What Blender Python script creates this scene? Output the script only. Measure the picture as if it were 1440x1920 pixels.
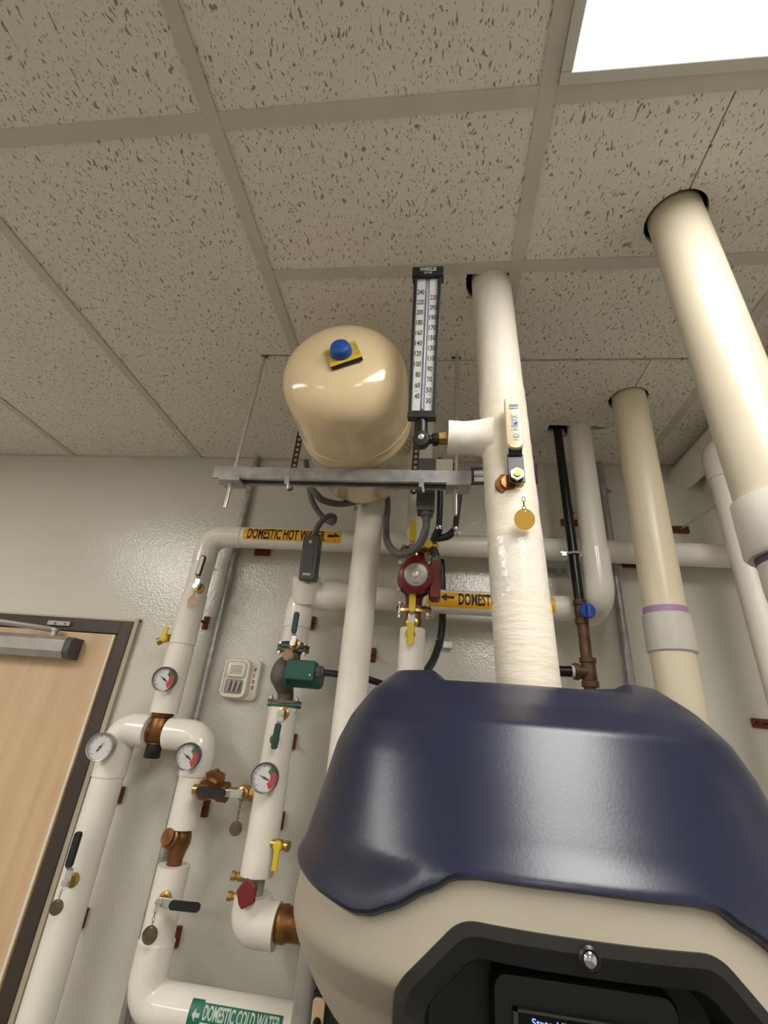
import bpy, bmesh, math, random
from mathutils import Vector, Matrix
random.seed(7)
PI = math.pi
LIFT = 1.8                       # camera height above the floor; all coordinates below are relative to the lens
for o in list(bpy.data.objects): bpy.data.objects.remove(o, do_unlink=True)
SC = bpy.context.scene
COL = SC.collection

# ---------------------------------------------------------------- camera
FW = Vector((-0.1223962, 0.89458265, 0.42981513))
RT = Vector((0.99202887, 0.09719749, 0.08019581))
UP = Vector((-0.02996483, -0.43620468, 0.89934842))
FPX = 850.244
cd = bpy.data.cameras.new('camera'); cam = bpy.data.objects.new('camera', cd); COL.objects.link(cam)
cd.sensor_fit = 'HORIZONTAL'; cd.sensor_width = 36.0; cd.lens = FPX * 36.0 / 1440.0
cd.clip_start = 0.01; cd.clip_end = 50
cam.matrix_world = Matrix(((RT.x, UP.x, -FW.x, 0), (RT.y, UP.y, -FW.y, 0), (RT.z, UP.z, -FW.z, LIFT), (0, 0, 0, 1)))
SC.camera = cam
# ---------------------------------------------------------------- world, exposure, lamp strength
w = bpy.data.worlds.new('world'); SC.world = w; w.use_nodes = True
w.node_tree.nodes['Background'].inputs[0].default_value = (0.8, 0.8, 0.8, 1)
w.node_tree.nodes['Background'].inputs[1].default_value = 0.0
SC.view_settings.view_transform = 'Standard'; SC.view_settings.look = 'None'
SC.view_settings.gamma = 1.0; SC.view_settings.use_curve_mapping = False
SC.view_settings.exposure = 1.25
LAMP = 7.0                       # radiance of the ceiling troffers
LAMP_COL = (1.0, 0.965, 0.905)

def at(px, py, Y):
    """point of the room at depth Y measured from photograph coordinates"""
    d = FW * FPX + RT * (px - 720) - UP * (py - 960)
    return d * (Y / d.y)
def V(*a): return Vector(a)

# ================================================================ materials
def lin(c): return tuple(((x / 255) / 12.92 if x / 255 <= 0.04045 else ((x / 255 + 0.055) / 1.055) ** 2.4) for x in c) + (1.0,)
MATS = {}
def mat(name, rgb, rough=0.5, metal=0.0, bump=0.0, bscale=60.0, var=0.0, vscale=12.0, rgb2=None, stretch=(1, 1, 1), spec=0.5, emit=0.0, coat=0.0):
    if name in MATS: return MATS[name]
    m = bpy.data.materials.new(name); m.use_nodes = True; nt = m.node_tree; b = nt.nodes['Principled BSDF']
    b.inputs['Base Color'].default_value = lin(rgb); b.inputs['Roughness'].default_value = rough
    b.inputs['Metallic'].default_value = metal; b.inputs['Specular IOR Level'].default_value = spec
    if coat: b.inputs['Coat Weight'].default_value = coat; b.inputs['Coat Roughness'].default_value = 0.08
    if emit:
        b.inputs['Emission Color'].default_value = lin(rgb); b.inputs['Emission Strength'].default_value = emit
    tc = nt.nodes.new('ShaderNodeNewGeometry'); mp = nt.nodes.new('ShaderNodeMapping'); mp.inputs['Scale'].default_value = stretch
    nt.links.new(tc.outputs['Position'], mp.inputs['Vector'])
    n = nt.nodes.new('ShaderNodeTexNoise'); n.inputs['Scale'].default_value = vscale; n.inputs['Detail'].default_value = 5
    nt.links.new(mp.outputs['Vector'], n.inputs['Vector'])
    mx = nt.nodes.new('ShaderNodeMix'); mx.data_type = 'RGBA'
    c2 = rgb2 if rgb2 else tuple(max(0, c * (1 - (var or 0.03))) for c in rgb)
    mx.inputs['A'].default_value = lin(rgb); mx.inputs['B'].default_value = lin(c2)
    rp = nt.nodes.new('ShaderNodeMapRange'); rp.inputs['From Min'].default_value = 0.35; rp.inputs['From Max'].default_value = 0.68
    nt.links.new(n.outputs['Fac'], rp.inputs['Value']); nt.links.new(rp.outputs['Result'], mx.inputs['Factor'])
    nt.links.new(mx.outputs['Result'], b.inputs['Base Color'])
    if bump:
        n2 = nt.nodes.new('ShaderNodeTexNoise'); n2.inputs['Scale'].default_value = bscale; n2.inputs['Detail'].default_value = 4
        nt.links.new(mp.outputs['Vector'], n2.inputs['Vector'])
        bp = nt.nodes.new('ShaderNodeBump'); bp.inputs['Strength'].default_value = bump; bp.inputs['Distance'].default_value = 0.004
        nt.links.new(n2.outputs['Fac'], bp.inputs['Height']); nt.links.new(bp.outputs['Normal'], b.inputs['Normal'])
    MATS[name] = m; return m

def tile_mat():
    m = bpy.data.materials.new('ceiling_tile_fissured'); m.use_nodes = True; nt = m.node_tree; b = nt.nodes['Principled BSDF']
    b.inputs['Roughness'].default_value = 0.95; b.inputs['Specular IOR Level'].default_value = 0.15
    g = nt.nodes.new('ShaderNodeNewGeometry')
    wob = nt.nodes.new('ShaderNodeTexNoise'); wob.inputs['Scale'].default_value = 25; nt.links.new(g.outputs['Position'], wob.inputs['Vector'])
    ad = nt.nodes.new('ShaderNodeMix'); ad.data_type = 'RGBA'; ad.blend_type = 'LINEAR_LIGHT'; ad.inputs['Factor'].default_value = 0.012
    nt.links.new(g.outputs['Position'], ad.inputs['A']); nt.links.new(wob.outputs['Color'], ad.inputs['B'])
    def specks(sx, sy, lo, hi):
        mp = nt.nodes.new('ShaderNodeMapping'); mp.inputs['Scale'].default_value = (sx, sy, 40)
        nt.links.new(ad.outputs['Result'], mp.inputs['Vector'])
        n = nt.nodes.new('ShaderNodeTexNoise'); n.inputs['Scale'].default_value = 1.0; n.inputs['Detail'].default_value = 1.5; n.inputs['Roughness'].default_value = 0.6
        nt.links.new(mp.outputs['Vector'], n.inputs['Vector'])
        r = nt.nodes.new('ShaderNodeMapRange'); r.inputs['From Min'].default_value = lo; r.inputs['From Max'].default_value = hi
        nt.links.new(n.outputs['Fac'], r.inputs['Value']); return r.outputs['Result']
    s1 = specks(170, 66, 0.63, 0.67); s2 = specks(330, 140, 0.65, 0.70)
    mxx = nt.nodes.new('ShaderNodeMath'); mxx.operation = 'MAXIMUM'; nt.links.new(s1, mxx.inputs[0]); nt.links.new(s2, mxx.inputs[1])
    mx = nt.nodes.new('ShaderNodeMix'); mx.data_type = 'RGBA'
    mx.inputs['A'].default_value = lin((236, 231, 220)); mx.inputs['B'].default_value = lin((158, 149, 134))
    nt.links.new(mxx.outputs[0], mx.inputs['Factor']); nt.links.new(mx.outputs['Result'], b.inputs['Base Color'])
    inv = nt.nodes.new('ShaderNodeMath'); inv.operation = 'SUBTRACT'; inv.inputs[0].default_value = 1.0; nt.links.new(mxx.outputs[0], inv.inputs[1])
    bp = nt.nodes.new('ShaderNodeBump'); bp.inputs['Strength'].default_value = 0.6; bp.inputs['Distance'].default_value = 0.002
    nt.links.new(inv.outputs[0], bp.inputs['Height']); nt.links.new(bp.outputs['Normal'], b.inputs['Normal'])
    return m

def wall_mat():
    m = mat('wall_gloss_paint', (210, 206, 196), rough=0.14, spec=0.75, var=0.03, vscale=2.0)
    nt = m.node_tree; b = nt.nodes['Principled BSDF']; g = nt.nodes.new('ShaderNodeNewGeometry')
    n1 = nt.nodes.new('ShaderNodeTexNoise'); n1.inputs['Scale'].default_value = 170; n1.inputs['Detail'].default_value = 3
    n2 = nt.nodes.new('ShaderNodeTexVoronoi'); n2.inputs['Scale'].default_value = 95
    for n in (n1, n2): nt.links.new(g.outputs['Position'], n.inputs['Vector'])
    ad = nt.nodes.new('ShaderNodeMath'); ad.operation = 'MULTIPLY_ADD'; ad.inputs[1].default_value = 0.35
    nt.links.new(n2.outputs['Distance'], ad.inputs[0]); nt.links.new(n1.outputs['Fac'], ad.inputs[2])
    bp = nt.nodes.new('ShaderNodeBump'); bp.inputs['Strength'].default_value = 0.34; bp.inputs['Distance'].default_value = 0.003
    nt.links.new(ad.outputs[0], bp.inputs['Height']); nt.links.new(bp.outputs['Normal'], b.inputs['Normal'])
    return m

def lens_mat():
    m = bpy.data.materials.new('clear_gauge_lens'); m.use_nodes = True; nt = m.node_tree; nt.nodes.remove(nt.nodes['Principled BSDF'])
    t = nt.nodes.new('ShaderNodeBsdfTransparent'); g = nt.nodes.new('ShaderNodeBsdfGlossy'); g.inputs['Roughness'].default_value = 0.05
    mx = nt.nodes.new('ShaderNodeMixShader'); mx.inputs['Fac'].default_value = 0.05
    nt.links.new(t.outputs[0], mx.inputs[1]); nt.links.new(g.outputs[0], mx.inputs[2]); nt.links.new(mx.outputs[0], nt.nodes['Material Output'].inputs['Surface'])
    return m

def wood_mat():
    m = mat('maple_veneer', (212, 182, 148), rough=0.45, var=0.08, vscale=3.0, stretch=(9, 9, 0.7), rgb2=(200, 168, 132), bump=0.03, bscale=40); return m

M_WALL = wall_mat(); M_TILE = tile_mat(); M_LENS = lens_mat(); M_WOOD = wood_mat()
M_TEE = mat('grid_tee_paint', (211, 205, 194), 0.5)
M_PLENUM = mat('plenum_dark', (24, 22, 20), 0.95)
M_FLOOR = mat('floor_sealed_concrete', (122, 118, 110), 0.45, var=0.15, vscale=4)
M_FRAME = mat('door_frame_brown_paint', (62, 52, 45), 0.45, bump=0.05, bscale=150)
M_JACKET = mat('pipe_jacket_white', (241, 236, 226), 0.40, bump=0.22, bscale=22, var=0.03, vscale=6)
M_WRAP = mat('pipe_wrap_canvas', (240, 234, 223), 0.48, bump=0.5, bscale=38, var=0.04, vscale=8)
M_ELBOW = mat('elbow_cover_gloss_white', (242, 237, 228), 0.15, bump=0.04, bscale=18)
M_CANVAS = mat('canvas_ribbed', (224, 216, 202), 0.5, bump=0.38, bscale=24, stretch=(1.2, 1.2, 5.0), var=0.05, vscale=7, rgb2=(218, 206, 186))
M_PVC = mat('pvc_cream_lifted', (232, 219, 194), 0.32, var=0.05, vscale=5, rgb2=(228, 212, 184))  # vent PVC lightened in colour, makes up for weak light on the far pipe
M_PVC1 = mat('pvc_cream_dimmed', (196, 187, 168), 0.32, var=0.05, vscale=5, rgb2=(190, 178, 156))  # same vent PVC with its colour dimmed, offsets strong light on the near pipe
M_PVCW = mat('pvc_coupling_white', (212, 207, 200), 0.35)
M_PURPLE = mat('pvc_primer_purple', (176, 140, 178), 0.5)
M_DPURPLE = mat('pvc_primer_dark', (92, 72, 104), 0.5)
M_GALV = mat('galvanized_steel', (186, 187, 185), 0.38, 0.6, bump=0.05, bscale=40, var=0.16, vscale=35)
M_ZINC = mat('zinc_bright', (208, 208, 203), 0.25, 0.65)
M_BLACKP = mat('black_steel_pipe', (22, 21, 20), 0.3, 0.3, bump=0.08, bscale=60)
M_RUSTP = mat('rusty_steel_pipe', (110, 82, 58), 0.5, 0.35, var=0.3, vscale=40, rgb2=(70, 46, 30), bump=0.15)
M_BRONZE = mat('cast_bronze', (150, 108, 62), 0.4, 0.75, bump=0.2, bscale=90, var=0.25, vscale=30, rgb2=(112, 72, 40))
M_BRASS = mat('brass', (196, 160, 96), 0.28, 0.85, var=0.1, vscale=40)
M_COPPER = mat('copper_clip', (122, 58, 38), 0.45, 0.3, var=0.25, vscale=60, rgb2=(88, 40, 26))
M_BLACK = mat('black_plastic', (20, 20, 21), 0.38, var=0.1)
M_BLACKG = mat('black_bezel_plastic', (30, 29, 28), 0.42, bump=0.05, bscale=300)
M_RUBBER = mat('black_rubber', (24, 25, 26), 0.5)
M_DGREY = mat('dark_grey_enamel', (80, 80, 80), 0.4, bump=0.04, bscale=200)
M_FLEX = mat('flex_conduit_grey', (92, 92, 90), 0.42)
M_FLEXB = mat('flex_conduit_black', (40, 41, 43), 0.38, bump=0.35, bscale=120)
M_CREAM = mat('tank_cream_enamel', (236, 212, 170), 0.16, bump=0.015, bscale=12, coat=0.5)
M_BLUE = mat('blue_plastic', (28, 78, 168), 0.4)
M_YELLOW = mat('yellow_vinyl', (226, 196, 40), 0.4, var=0.05)
M_STICKER = mat('yellow_sticker', (214, 192, 92), 0.45, var=0.14, vscale=70, rgb2=(176, 156, 60))
M_AMBER = mat('label_amber', (250, 182, 18), 0.35)
M_INK = mat('ink_black', (22, 18, 12), 0.5)
M_GREENL = mat('label_green', (10, 112, 84), 0.4)
M_PALE = mat('ink_pale', (196, 214, 204), 0.5)
M_WHITE = mat('white_plastic', (228, 222, 208), 0.32)
M_DIAL = mat('dial_white', (226, 224, 226), 0.5)
M_RED = mat('red_paint', (196, 40, 48), 0.5)
M_GREEN = mat('dial_green', (30, 96, 60), 0.5)
M_TACO = mat('pump_green_enamel', (28, 84, 72), 0.38, bump=0.06, bscale=160)
M_IRON = mat('cast_iron_brown', (112, 102, 92), 0.55, 0.3, bump=0.25, bscale=120, var=0.2, vscale=30)
M_GRUN = mat('pump_maroon_enamel', (116, 26, 32), 0.32, bump=0.06, bscale=120)
M_PLATE = mat('name_plate_silver', (178, 176, 172), 0.35, 0.5, var=0.12, vscale=60)
M_NAVY = mat('hood_navy_plastic', (28, 32, 54), 0.31, bump=0.03, bscale=320, spec=0.5)
M_GREY = mat('cover_warm_grey_plastic', (176, 168, 152), 0.5, bump=0.04, bscale=320)
M_TAG = mat('tag_weathered_brass', (120, 108, 88), 0.42, 0.6, var=0.2, vscale=50)
M_TAGC = mat('tag_coppery', (186, 150, 128), 0.34, 0.6, var=0.12, vscale=50)
M_TAGG = mat('tag_gold', (232, 186, 92), 0.26, 0.85)
M_CHAIN = mat('chain_brown', (84, 66, 54), 0.4, 0.6)
M_GRIPC = mat('grip_cream_vinyl', (226, 206, 172), 0.42)
M_GRIPG = mat('grip_green_vinyl', (30, 66, 60), 0.4)
M_GRIPK = mat('grip_black_vinyl', (26, 28, 30), 0.4)
M_GRIPW = mat('grip_white_vinyl', (222, 214, 200), 0.4)
M_BLUEINK = mat('ink_blue', (120, 152, 184), 0.5)
M_VRED = mat('valve_red_vinyl', (122, 36, 34), 0.42)
M_DIFF = mat('troffer_diffuser', (255, 250, 240), 0.6)
nt = M_DIFF.node_tree; bs = nt.nodes['Principled BSDF']; bs.inputs['Emission Color'].default_value = LAMP_COL + (1,); bs.inputs['Emission Strength'].default_value = LAMP
M_TROF = mat('troffer_frame_paint', (214, 212, 204), 0.4)
M_SCREEN = mat('screen_glass', (10, 12, 20), 0.12)
M_SCRTXT = mat('screen_text_lit', (110, 140, 230), 0.5, emit=0.9)
M_SILVER = mat('brushed_aluminium', (176, 174, 170), 0.36, 0.6, var=0.08, vscale=20)
M_CHROME = mat('chrome', (225, 225, 225), 0.1, 1.0)
M_BEIGE = mat('beige_plate', (220, 192, 152), 0.4)

# ================================================================ geometry helpers
def basis(z, x=None):
    z = Vector(z).normalized()
    if x is None: x = V(0, 0, 1) if abs(z.z) < 0.9 else V(1, 0, 0)
    x = Vector(x); x = (x - z * x.dot(z)).normalized(); return x, z.cross(x), z
class B:
    def __init__(s): s.v = []; s.f = []
    def add(s, vs, fs):
        n = len(s.v); s.v += [Vector(a) for a in vs]; s.f += [tuple(i + n for i in f) for f in fs]; return s
    def loft(s, rings, cap=True, closed=True):
        n = len(rings[0]); vs = [p for r in rings for p in r]; fs = []
        for i in range(len(rings) - 1):
            for j in range(n if closed else n - 1):
                k = (j + 1) % n; fs.append((i * n + j, i * n + k, (i + 1) * n + k, (i + 1) * n + j))
        if cap and closed: fs.append(tuple(range(n - 1, -1, -1))); b = (len(rings) - 1) * n; fs.append(tuple(range(b, b + n)))
        return s.add(vs, fs)
    def tube(s, pts, r, n=16, cap=True):
        pts = [Vector(p) for p in pts]; rs = r if isinstance(r, (list, tuple)) else [r] * len(pts); rings = []; x = None
        for i, p in enumerate(pts):
            t = (pts[min(i + 1, len(pts) - 1)] - pts[max(i - 1, 0)]).normalized()
            ax, ay, _ = basis(t, x if x is not None else None); x = ax
            rings.append([p + (ax * math.cos(2 * PI * k / n) + ay * math.sin(2 * PI * k / n)) * rs[i] for k in range(n)])
        return s.loft(rings, cap)
    def cyl(s, p0, p1, r, r2=None, n=20): return s.tube([p0, p1], [r, r if r2 is None else r2], n)
    def lathe(s, o, axis, prof, n=24, x=None):
        ax, ay, az = basis(axis, x); o = Vector(o)
        rings = [[o + az * h + (ax * math.cos(2 * PI * k / n) + ay * math.sin(2 * PI * k / n)) * max(r, 1e-5) for k in range(n)] for r, h in prof]
        return s.loft(rings)
    def box(s, c, size, axes=None):
        ax = axes or (V(1, 0, 0), V(0, 1, 0), V(0, 0, 1)); c = Vector(c); vs = []
        for k in (-1, 1):
            for a, b2 in ((-1, -1), (1, -1), (1, 1), (-1, 1)): vs.append(c + ax[0] * a * size[0] / 2 + ax[1] * b2 * size[1] / 2 + ax[2] * k * size[2] / 2)
        return s.add(vs, [(3, 2, 1, 0), (4, 5, 6, 7), (0, 1, 5, 4), (1, 2, 6, 5), (2, 3, 7, 6), (3, 0, 4, 7)])
    def bx(s, x0, x1, y0, y1, z0, z1): return s.box(((x0 + x1) / 2, (y0 + y1) / 2, (z0 + z1) / 2), (abs(x1 - x0), abs(y1 - y0), abs(z1 - z0)))
    def prism(s, poly, o, ax, ay, az, d):
        o = Vector(o); a = [o + ax * p[0] + ay * p[1] for p in poly]; return s.loft([a, [p + az * d for p in a]])
    def sphere(s, c, r, sc=(1, 1, 1), n=16, m=10):
        c = Vector(c); rings = []
        for i in range(m + 1):
            a = -PI / 2 + PI * i / m; q = max(math.cos(a), 1e-4)
            rings.append([c + V(sc[0] * r * q * math.cos(2 * PI * k / n), sc[1] * r * q * math.sin(2 * PI * k / n), sc[2] * r * math.sin(a)) for k in range(n)])
        return s.loft(rings)
    def torus(s, c, axis, R, r, n=20, m=8, sx=1.0, sy=1.0, x=None):
        ax, ay, az = basis(axis, x); c = Vector(c); vs = []; fs = []
        for i in range(n):
            a = 2 * PI * i / n; d = ax * math.cos(a) * sx + ay * math.sin(a) * sy; dn = d.normalized()
            for j in range(m):
                b2 = 2 * PI * j / m; vs.append(c + d * R + (dn * math.cos(b2) + az * math.sin(b2)) * r)
        for i in range(n):
            for j in range(m): fs.append((i * m + j, ((i + 1) % n) * m + j, ((i + 1) % n) * m + (j + 1) % m, i * m + (j + 1) % m))
        return s.add(vs, fs)
    def jitter(s, a):
        s.v = [p + V(random.uniform(-a, a), random.uniform(-a, a), random.uniform(-a, a)) for p in s.v]; return s
    def build(s, name, m, parent=None, smooth=40, bevel=0.0, seg=2, recalc=True):
        lo = Vector([min(p[i] for p in s.v) for i in range(3)]); hi = Vector([max(p[i] for p in s.v) for i in range(3)])
        c = (lo + hi) / 2
        me = bpy.data.meshes.new(name); me.from_pydata([p - c for p in s.v], [], s.f); me.update()
        if recalc:
            bm = bmesh.new(); bm.from_mesh(me); bmesh.ops.recalc_face_normals(bm, faces=bm.faces); bm.to_mesh(me); bm.free()
        if smooth:
            me.shade_smooth(); me.set_sharp_from_angle(angle=math.radians(smooth))
        me.materials.append(m)
        o = bpy.data.objects.new(name, me); COL.objects.link(o)
        wl = c + V(0, 0, LIFT)
        if parent is not None: o.parent = parent; o.location = wl - world_loc(parent)
        else: o.location = wl
        if bevel:
            md = o.modifiers.new('bevel', 'BEVEL'); md.width = bevel; md.segments = seg; md.limit_method = 'ANGLE'; md.angle_limit = math.radians(40)
        return o
def world_loc(o):
    l = o.location.copy()
    while o.parent: o = o.parent; l += o.location
    return l
def tag(o, label, cat, group=None):
    o['label'] = label; o['category'] = cat
    if group: o['group'] = group
    return o
def thing(name, label, cat, loc, group=None):
    e = bpy.data.objects.new(name, None); e.empty_display_size = 0.05; COL.objects.link(e); e.location = Vector(loc) + V(0, 0, LIFT)
    return tag(e, label, cat, group)
def struct(o): o['kind'] = 'structure'; return o
def fillet(pts, rad, n=8):
    pts = [Vector(p) for p in pts]; out = [pts[0]]
    for i in range(1, len(pts) - 1):
        a, b, c = pts[i - 1], pts[i], pts[i + 1]; u = (a - b).normalized(); v = (c - b).normalized()
        r = min(rad, (a - b).length * 0.49, (c - b).length * 0.49)
        p0 = b + u * r; p1 = b + v * r
        for k in range(n + 1):
            t = k / n; out.append(p0 * (1 - t) ** 2 + b * 2 * t * (1 - t) + p1 * t * t)
    out.append(pts[-1]); return out
def spline(pts, n=10):
    pts = [Vector(p) for p in pts]; P = [2 * pts[0] - pts[1]] + pts + [2 * pts[-1] - pts[-2]]; out = []
    for i in range(1, len(P) - 2):
        for k in range(n):
            t = k / n; a, b, c, d = P[i - 1], P[i], P[i + 1], P[i + 2]
            out.append(0.5 * ((2 * b) + (c - a) * t + (2 * a - 5 * b + 4 * c - d) * t * t + (3 * b - a - 3 * c + d) * t ** 3))
    out.append(pts[-1]); return out
def rrect(w, h, r, n=5, cx=0, cy=0):
    out = []
    for sx, sy, a0 in ((1, 1, 0), (-1, 1, PI / 2), (-1, -1, PI), (1, -1, 3 * PI / 2)):
        for k in range(n + 1):
            a = a0 + PI / 2 * k / n; out.append((cx + sx * (w / 2 - r) + r * math.cos(a), cy + sy * (h / 2 - r) + r * math.sin(a)))
    return out
def hexa(r, rot=0): return [(r * math.cos(rot + PI / 3 * k), r * math.sin(rot + PI / 3 * k)) for k in range(6)]
def text_tris(txt, offset=0.012, cuts=0):
    cu = bpy.data.curves.new('lettering_source', 'FONT'); cu.body = txt; cu.align_x = 'LEFT'; cu.offset = offset; cu.resolution_u = 3
    ob = bpy.data.objects.new('lettering_source', cu); COL.objects.link(ob); bpy.context.view_layer.update()
    me = bpy.data.meshes.new_from_object(ob.evaluated_get(bpy.context.evaluated_depsgraph_get()))
    bm = bmesh.new(); bm.from_mesh(me); bmesh.ops.triangulate(bm, faces=bm.faces)
    if cuts: bmesh.ops.subdivide_edges(bm, edges=bm.edges, cuts=cuts, use_grid_fill=True); bmesh.ops.triangulate(bm, faces=bm.faces)
    bm.verts.ensure_lookup_table()
    vs = [(v.co.x, v.co.y) for v in bm.verts]; fs = [tuple(v.index for v in f.verts) for f in bm.faces]; bm.free()
    bpy.data.objects.remove(ob, do_unlink=True); bpy.data.curves.remove(cu); bpy.data.meshes.remove(me)
    x0 = min(v[0] for v in vs); x1 = max(v[0] for v in vs); y0 = min(v[1] for v in vs); y1 = max(v[1] for v in vs)
    return [((a - x0) / (x1 - x0), (b - y0) / max(1e-6, y1 - y0)) for a, b in vs], fs
def letter(txt, fn, name, m, parent, cuts=0, offset=0.012):
    vs, fs = text_tris(txt, offset, cuts); return B().add([fn(u, v) for u, v in vs], fs).build(name, m, parent, smooth=0, recalc=False)
def flat(o, ax, ay, w, h): o = Vector(o); return lambda u, v: o + ax * (u * w) + ay * (v * h)

# ================================================================ the room
W = 1.59; XL, XR, YF = -2.86, 1.972, -4.43; ZF = -1.8
DX0, DX1, DZ = -2.10, -1.146, 0.232          # door opening
struct(B().bx(XL - .1, XR + .1, YF - .1, W + .1, ZF - .1, ZF).build('floor', M_FLOOR, smooth=0))
wb = B()
wb.bx(DX1 + .02, XR + .1, W, W + .12, ZF, 1.3).bx(XL - .1, DX0 - .02, W, W + .12, ZF, 1.3).bx(DX0 - .02, DX1 + .02, W, W + .12, DZ + .02, 1.3)
wall_back = struct(wb.build('wall_back', M_WALL, smooth=0))
M_WALL2 = mat('wall_plain_paint', (222, 219, 210), 0.5, bump=0.1, bscale=90)
struct(B().bx(XL - .1, XL, YF, W, ZF, 1.3).build('wall_left', M_WALL2, smooth=0))
struct(B().bx(XR, XR + .1, YF, W, ZF, 1.3).build('wall_right', M_WALL2, smooth=0))
struct(B().bx(XL - .1, XR + .1, YF - .1, YF, ZF, 1.3).build('wall_front', M_WALL2, smooth=0))
bb = struct(B().bx(DX1 + .1, XR, W - .012, W, ZF, ZF + .1).build('baseboard_back', M_DGREY, smooth=0))

# ---- suspended ceiling
ceil = struct(B().bx(XL - .1, XR + .1, YF - .1, W + .12, 1.30, 1.36).build('ceiling', M_PLENUM, smooth=0))
ceil['label'] = 'suspended ceiling of fissured white tiles in a painted tee grid'
MX = [.16 + .604 * k for k in range(-5, 4)]      # main tees, run towards the wall
def tee(x0, x1, y0, y1, z0=.9955):
    b = B().bx(x0, x1, y0, y1, z0, z0 + .0025)
    if x1 - x0 > y1 - y0: b.bx(x0, x1, (y0 + y1) / 2 - .002, (y0 + y1) / 2 + .002, z0 + .0025, z0 + .04)
    else: b.bx((x0 + x1) / 2 - .002, (x0 + x1) / 2 + .002, y0, y1, z0 + .0025, z0 + .04)
    b.build('ceiling_tee', M_TEE, ceil, smooth=0)
for x in MX: tee(x - .0142, x + .0142, YF, W - .012, .9945)
tee(XL, XR, W - .012, W - .0005, .9945)           # wall angle
def tilepoly(poly, dz=0.0):
    B().prism(poly, V(0, 0, .9985 + dz), V(1, 0, 0), V(0, 1, 0), V(0, 0, 1), .015).build('ceiling_tile', M_TILE, ceil, smooth=0)
def tilerect(x0, x1, y0, y1, dz=0.0): tilepoly([(x0, y0), (x1, y0), (x1, y1), (x0, y1)], dz)
G = .003
def arc(cx, cy, r, a0, a1, n=16): return [(cx + r * math.cos(math.radians(a0 + (a1 - a0) * k / n)), cy + r * math.sin(math.radians(a0 + (a1 - a0) * k / n))) for k in range(n + 1)]
LIGHTS = []
PV1 = (.466, .634); PV2 = (.577, 1.197)
xs = [XL] + MX + [XR]
xs = [x for x in xs if XL <= x <= XR]
for i in range(len(xs) - 1):
    x0, x1 = xs[i] + G, xs[i + 1] - G
    if x1 - x0 < .05: continue
    right = x0 > -.5 and x1 < 1.4
    for y in (.41, -.80, -2.01, -3.22): tee(x0, x1, y - .0142, y + .0142)
    if right: tee(x0, x1, .729 - .0142, .729 + .0142)
    mid = (x0 + x1) / 2
    lamp = abs(mid - .462) < .05 or abs(mid + 1.954) < .05
    for ya, yb in ((-.80, .41), (-2.01, -.80), (-3.22, -2.01), (YF, -3.22)):
        if lamp and ya in (-.80, -3.22): LIGHTS.append((x0, x1, ya + G, yb - G))
        else: tilerect(x0, x1, ya + G, yb - G)
    if not right:
        if abs(x1 + .444) < .02:   # slit cut for the hanger rod beside the tee
            tilepoly([(x0, .41 + G), (x1, .41 + G), (x1, .996), (-.556, .994), (-.560, 1.012), (-.54, 1.010), (-.535, 1.004), (x1, 1.003), (x1, W - .002), (x0, W - .002)])
        else: tilerect(x0, x1, .41 + G, W - .002)
        continue
    if abs(mid + .142) < .05:      # column over the tank, main pipe notch in the corner
        tilerect(x0, x1, .41 + G, .729 - G)
        tilepoly([(x0, .729 + G)] + [(.047, .729 + G), (.047, .775)] + arc(.105, .775, .058, 180, 90, 8) + [(x1, .833), (x1, 1.026), (.047, 1.026), (.047, 1.012), (.020, 1.012), (.020, 1.026), (x0, 1.026)])
        tilerect(x0, x1, 1.029, W - .002, -.0035)
    elif abs(mid - .462) < .05:    # column with both vent pipes; tiles cut in two through the holes
        cx, cy = PV1; r = .058
        tilepoly([(x0, .41 + G), (cx - .0015, .41 + G)] + arc(cx, cy, r, 268.6, 91.4, 20) + [(cx - .0015, .729 - G), (x0, .729 - G)])
        tilepoly([(cx + .0015, .41 + G), (x1, .41 + G), (x1, .729 - G), (cx + .0015, .729 - G)] + arc(cx, cy, r, 88.6, -88.6, 20))
        tilerect(x0, x1, .729 + G, 1.026)
        cx, cy = PV2; r = .0565
        tilepoly([(x0, 1.033), (cx - .0015, 1.033)] + arc(cx, cy, r, 268.6, 91.4, 20) + [(cx - .0015, 1.345), (.368, 1.334), (.368, 1.372), (x0, 1.372)], -.003)
        tilepoly([(x0, 1.3721), (.368, 1.3721), (.368, 1.378), (.43, 1.378), (.43, 1.40), (cx - .0015, 1.3451), (cx + .1, 1.3451), (x1, 1.3451), (x1, W - .002), (x0, W - .002)], -.003)
        tilepoly([(cx + .0015, 1.033), (x1, 1.033), (x1, 1.345), (cx + .0015, 1.345)] + arc(cx, cy, r, 88.6, -88.6, 20), -.003)
    else:
        tilerect(x0, x1, .41 + G, .729 - G); tilerect(x0, x1, .729 + G, W - .002)

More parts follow.
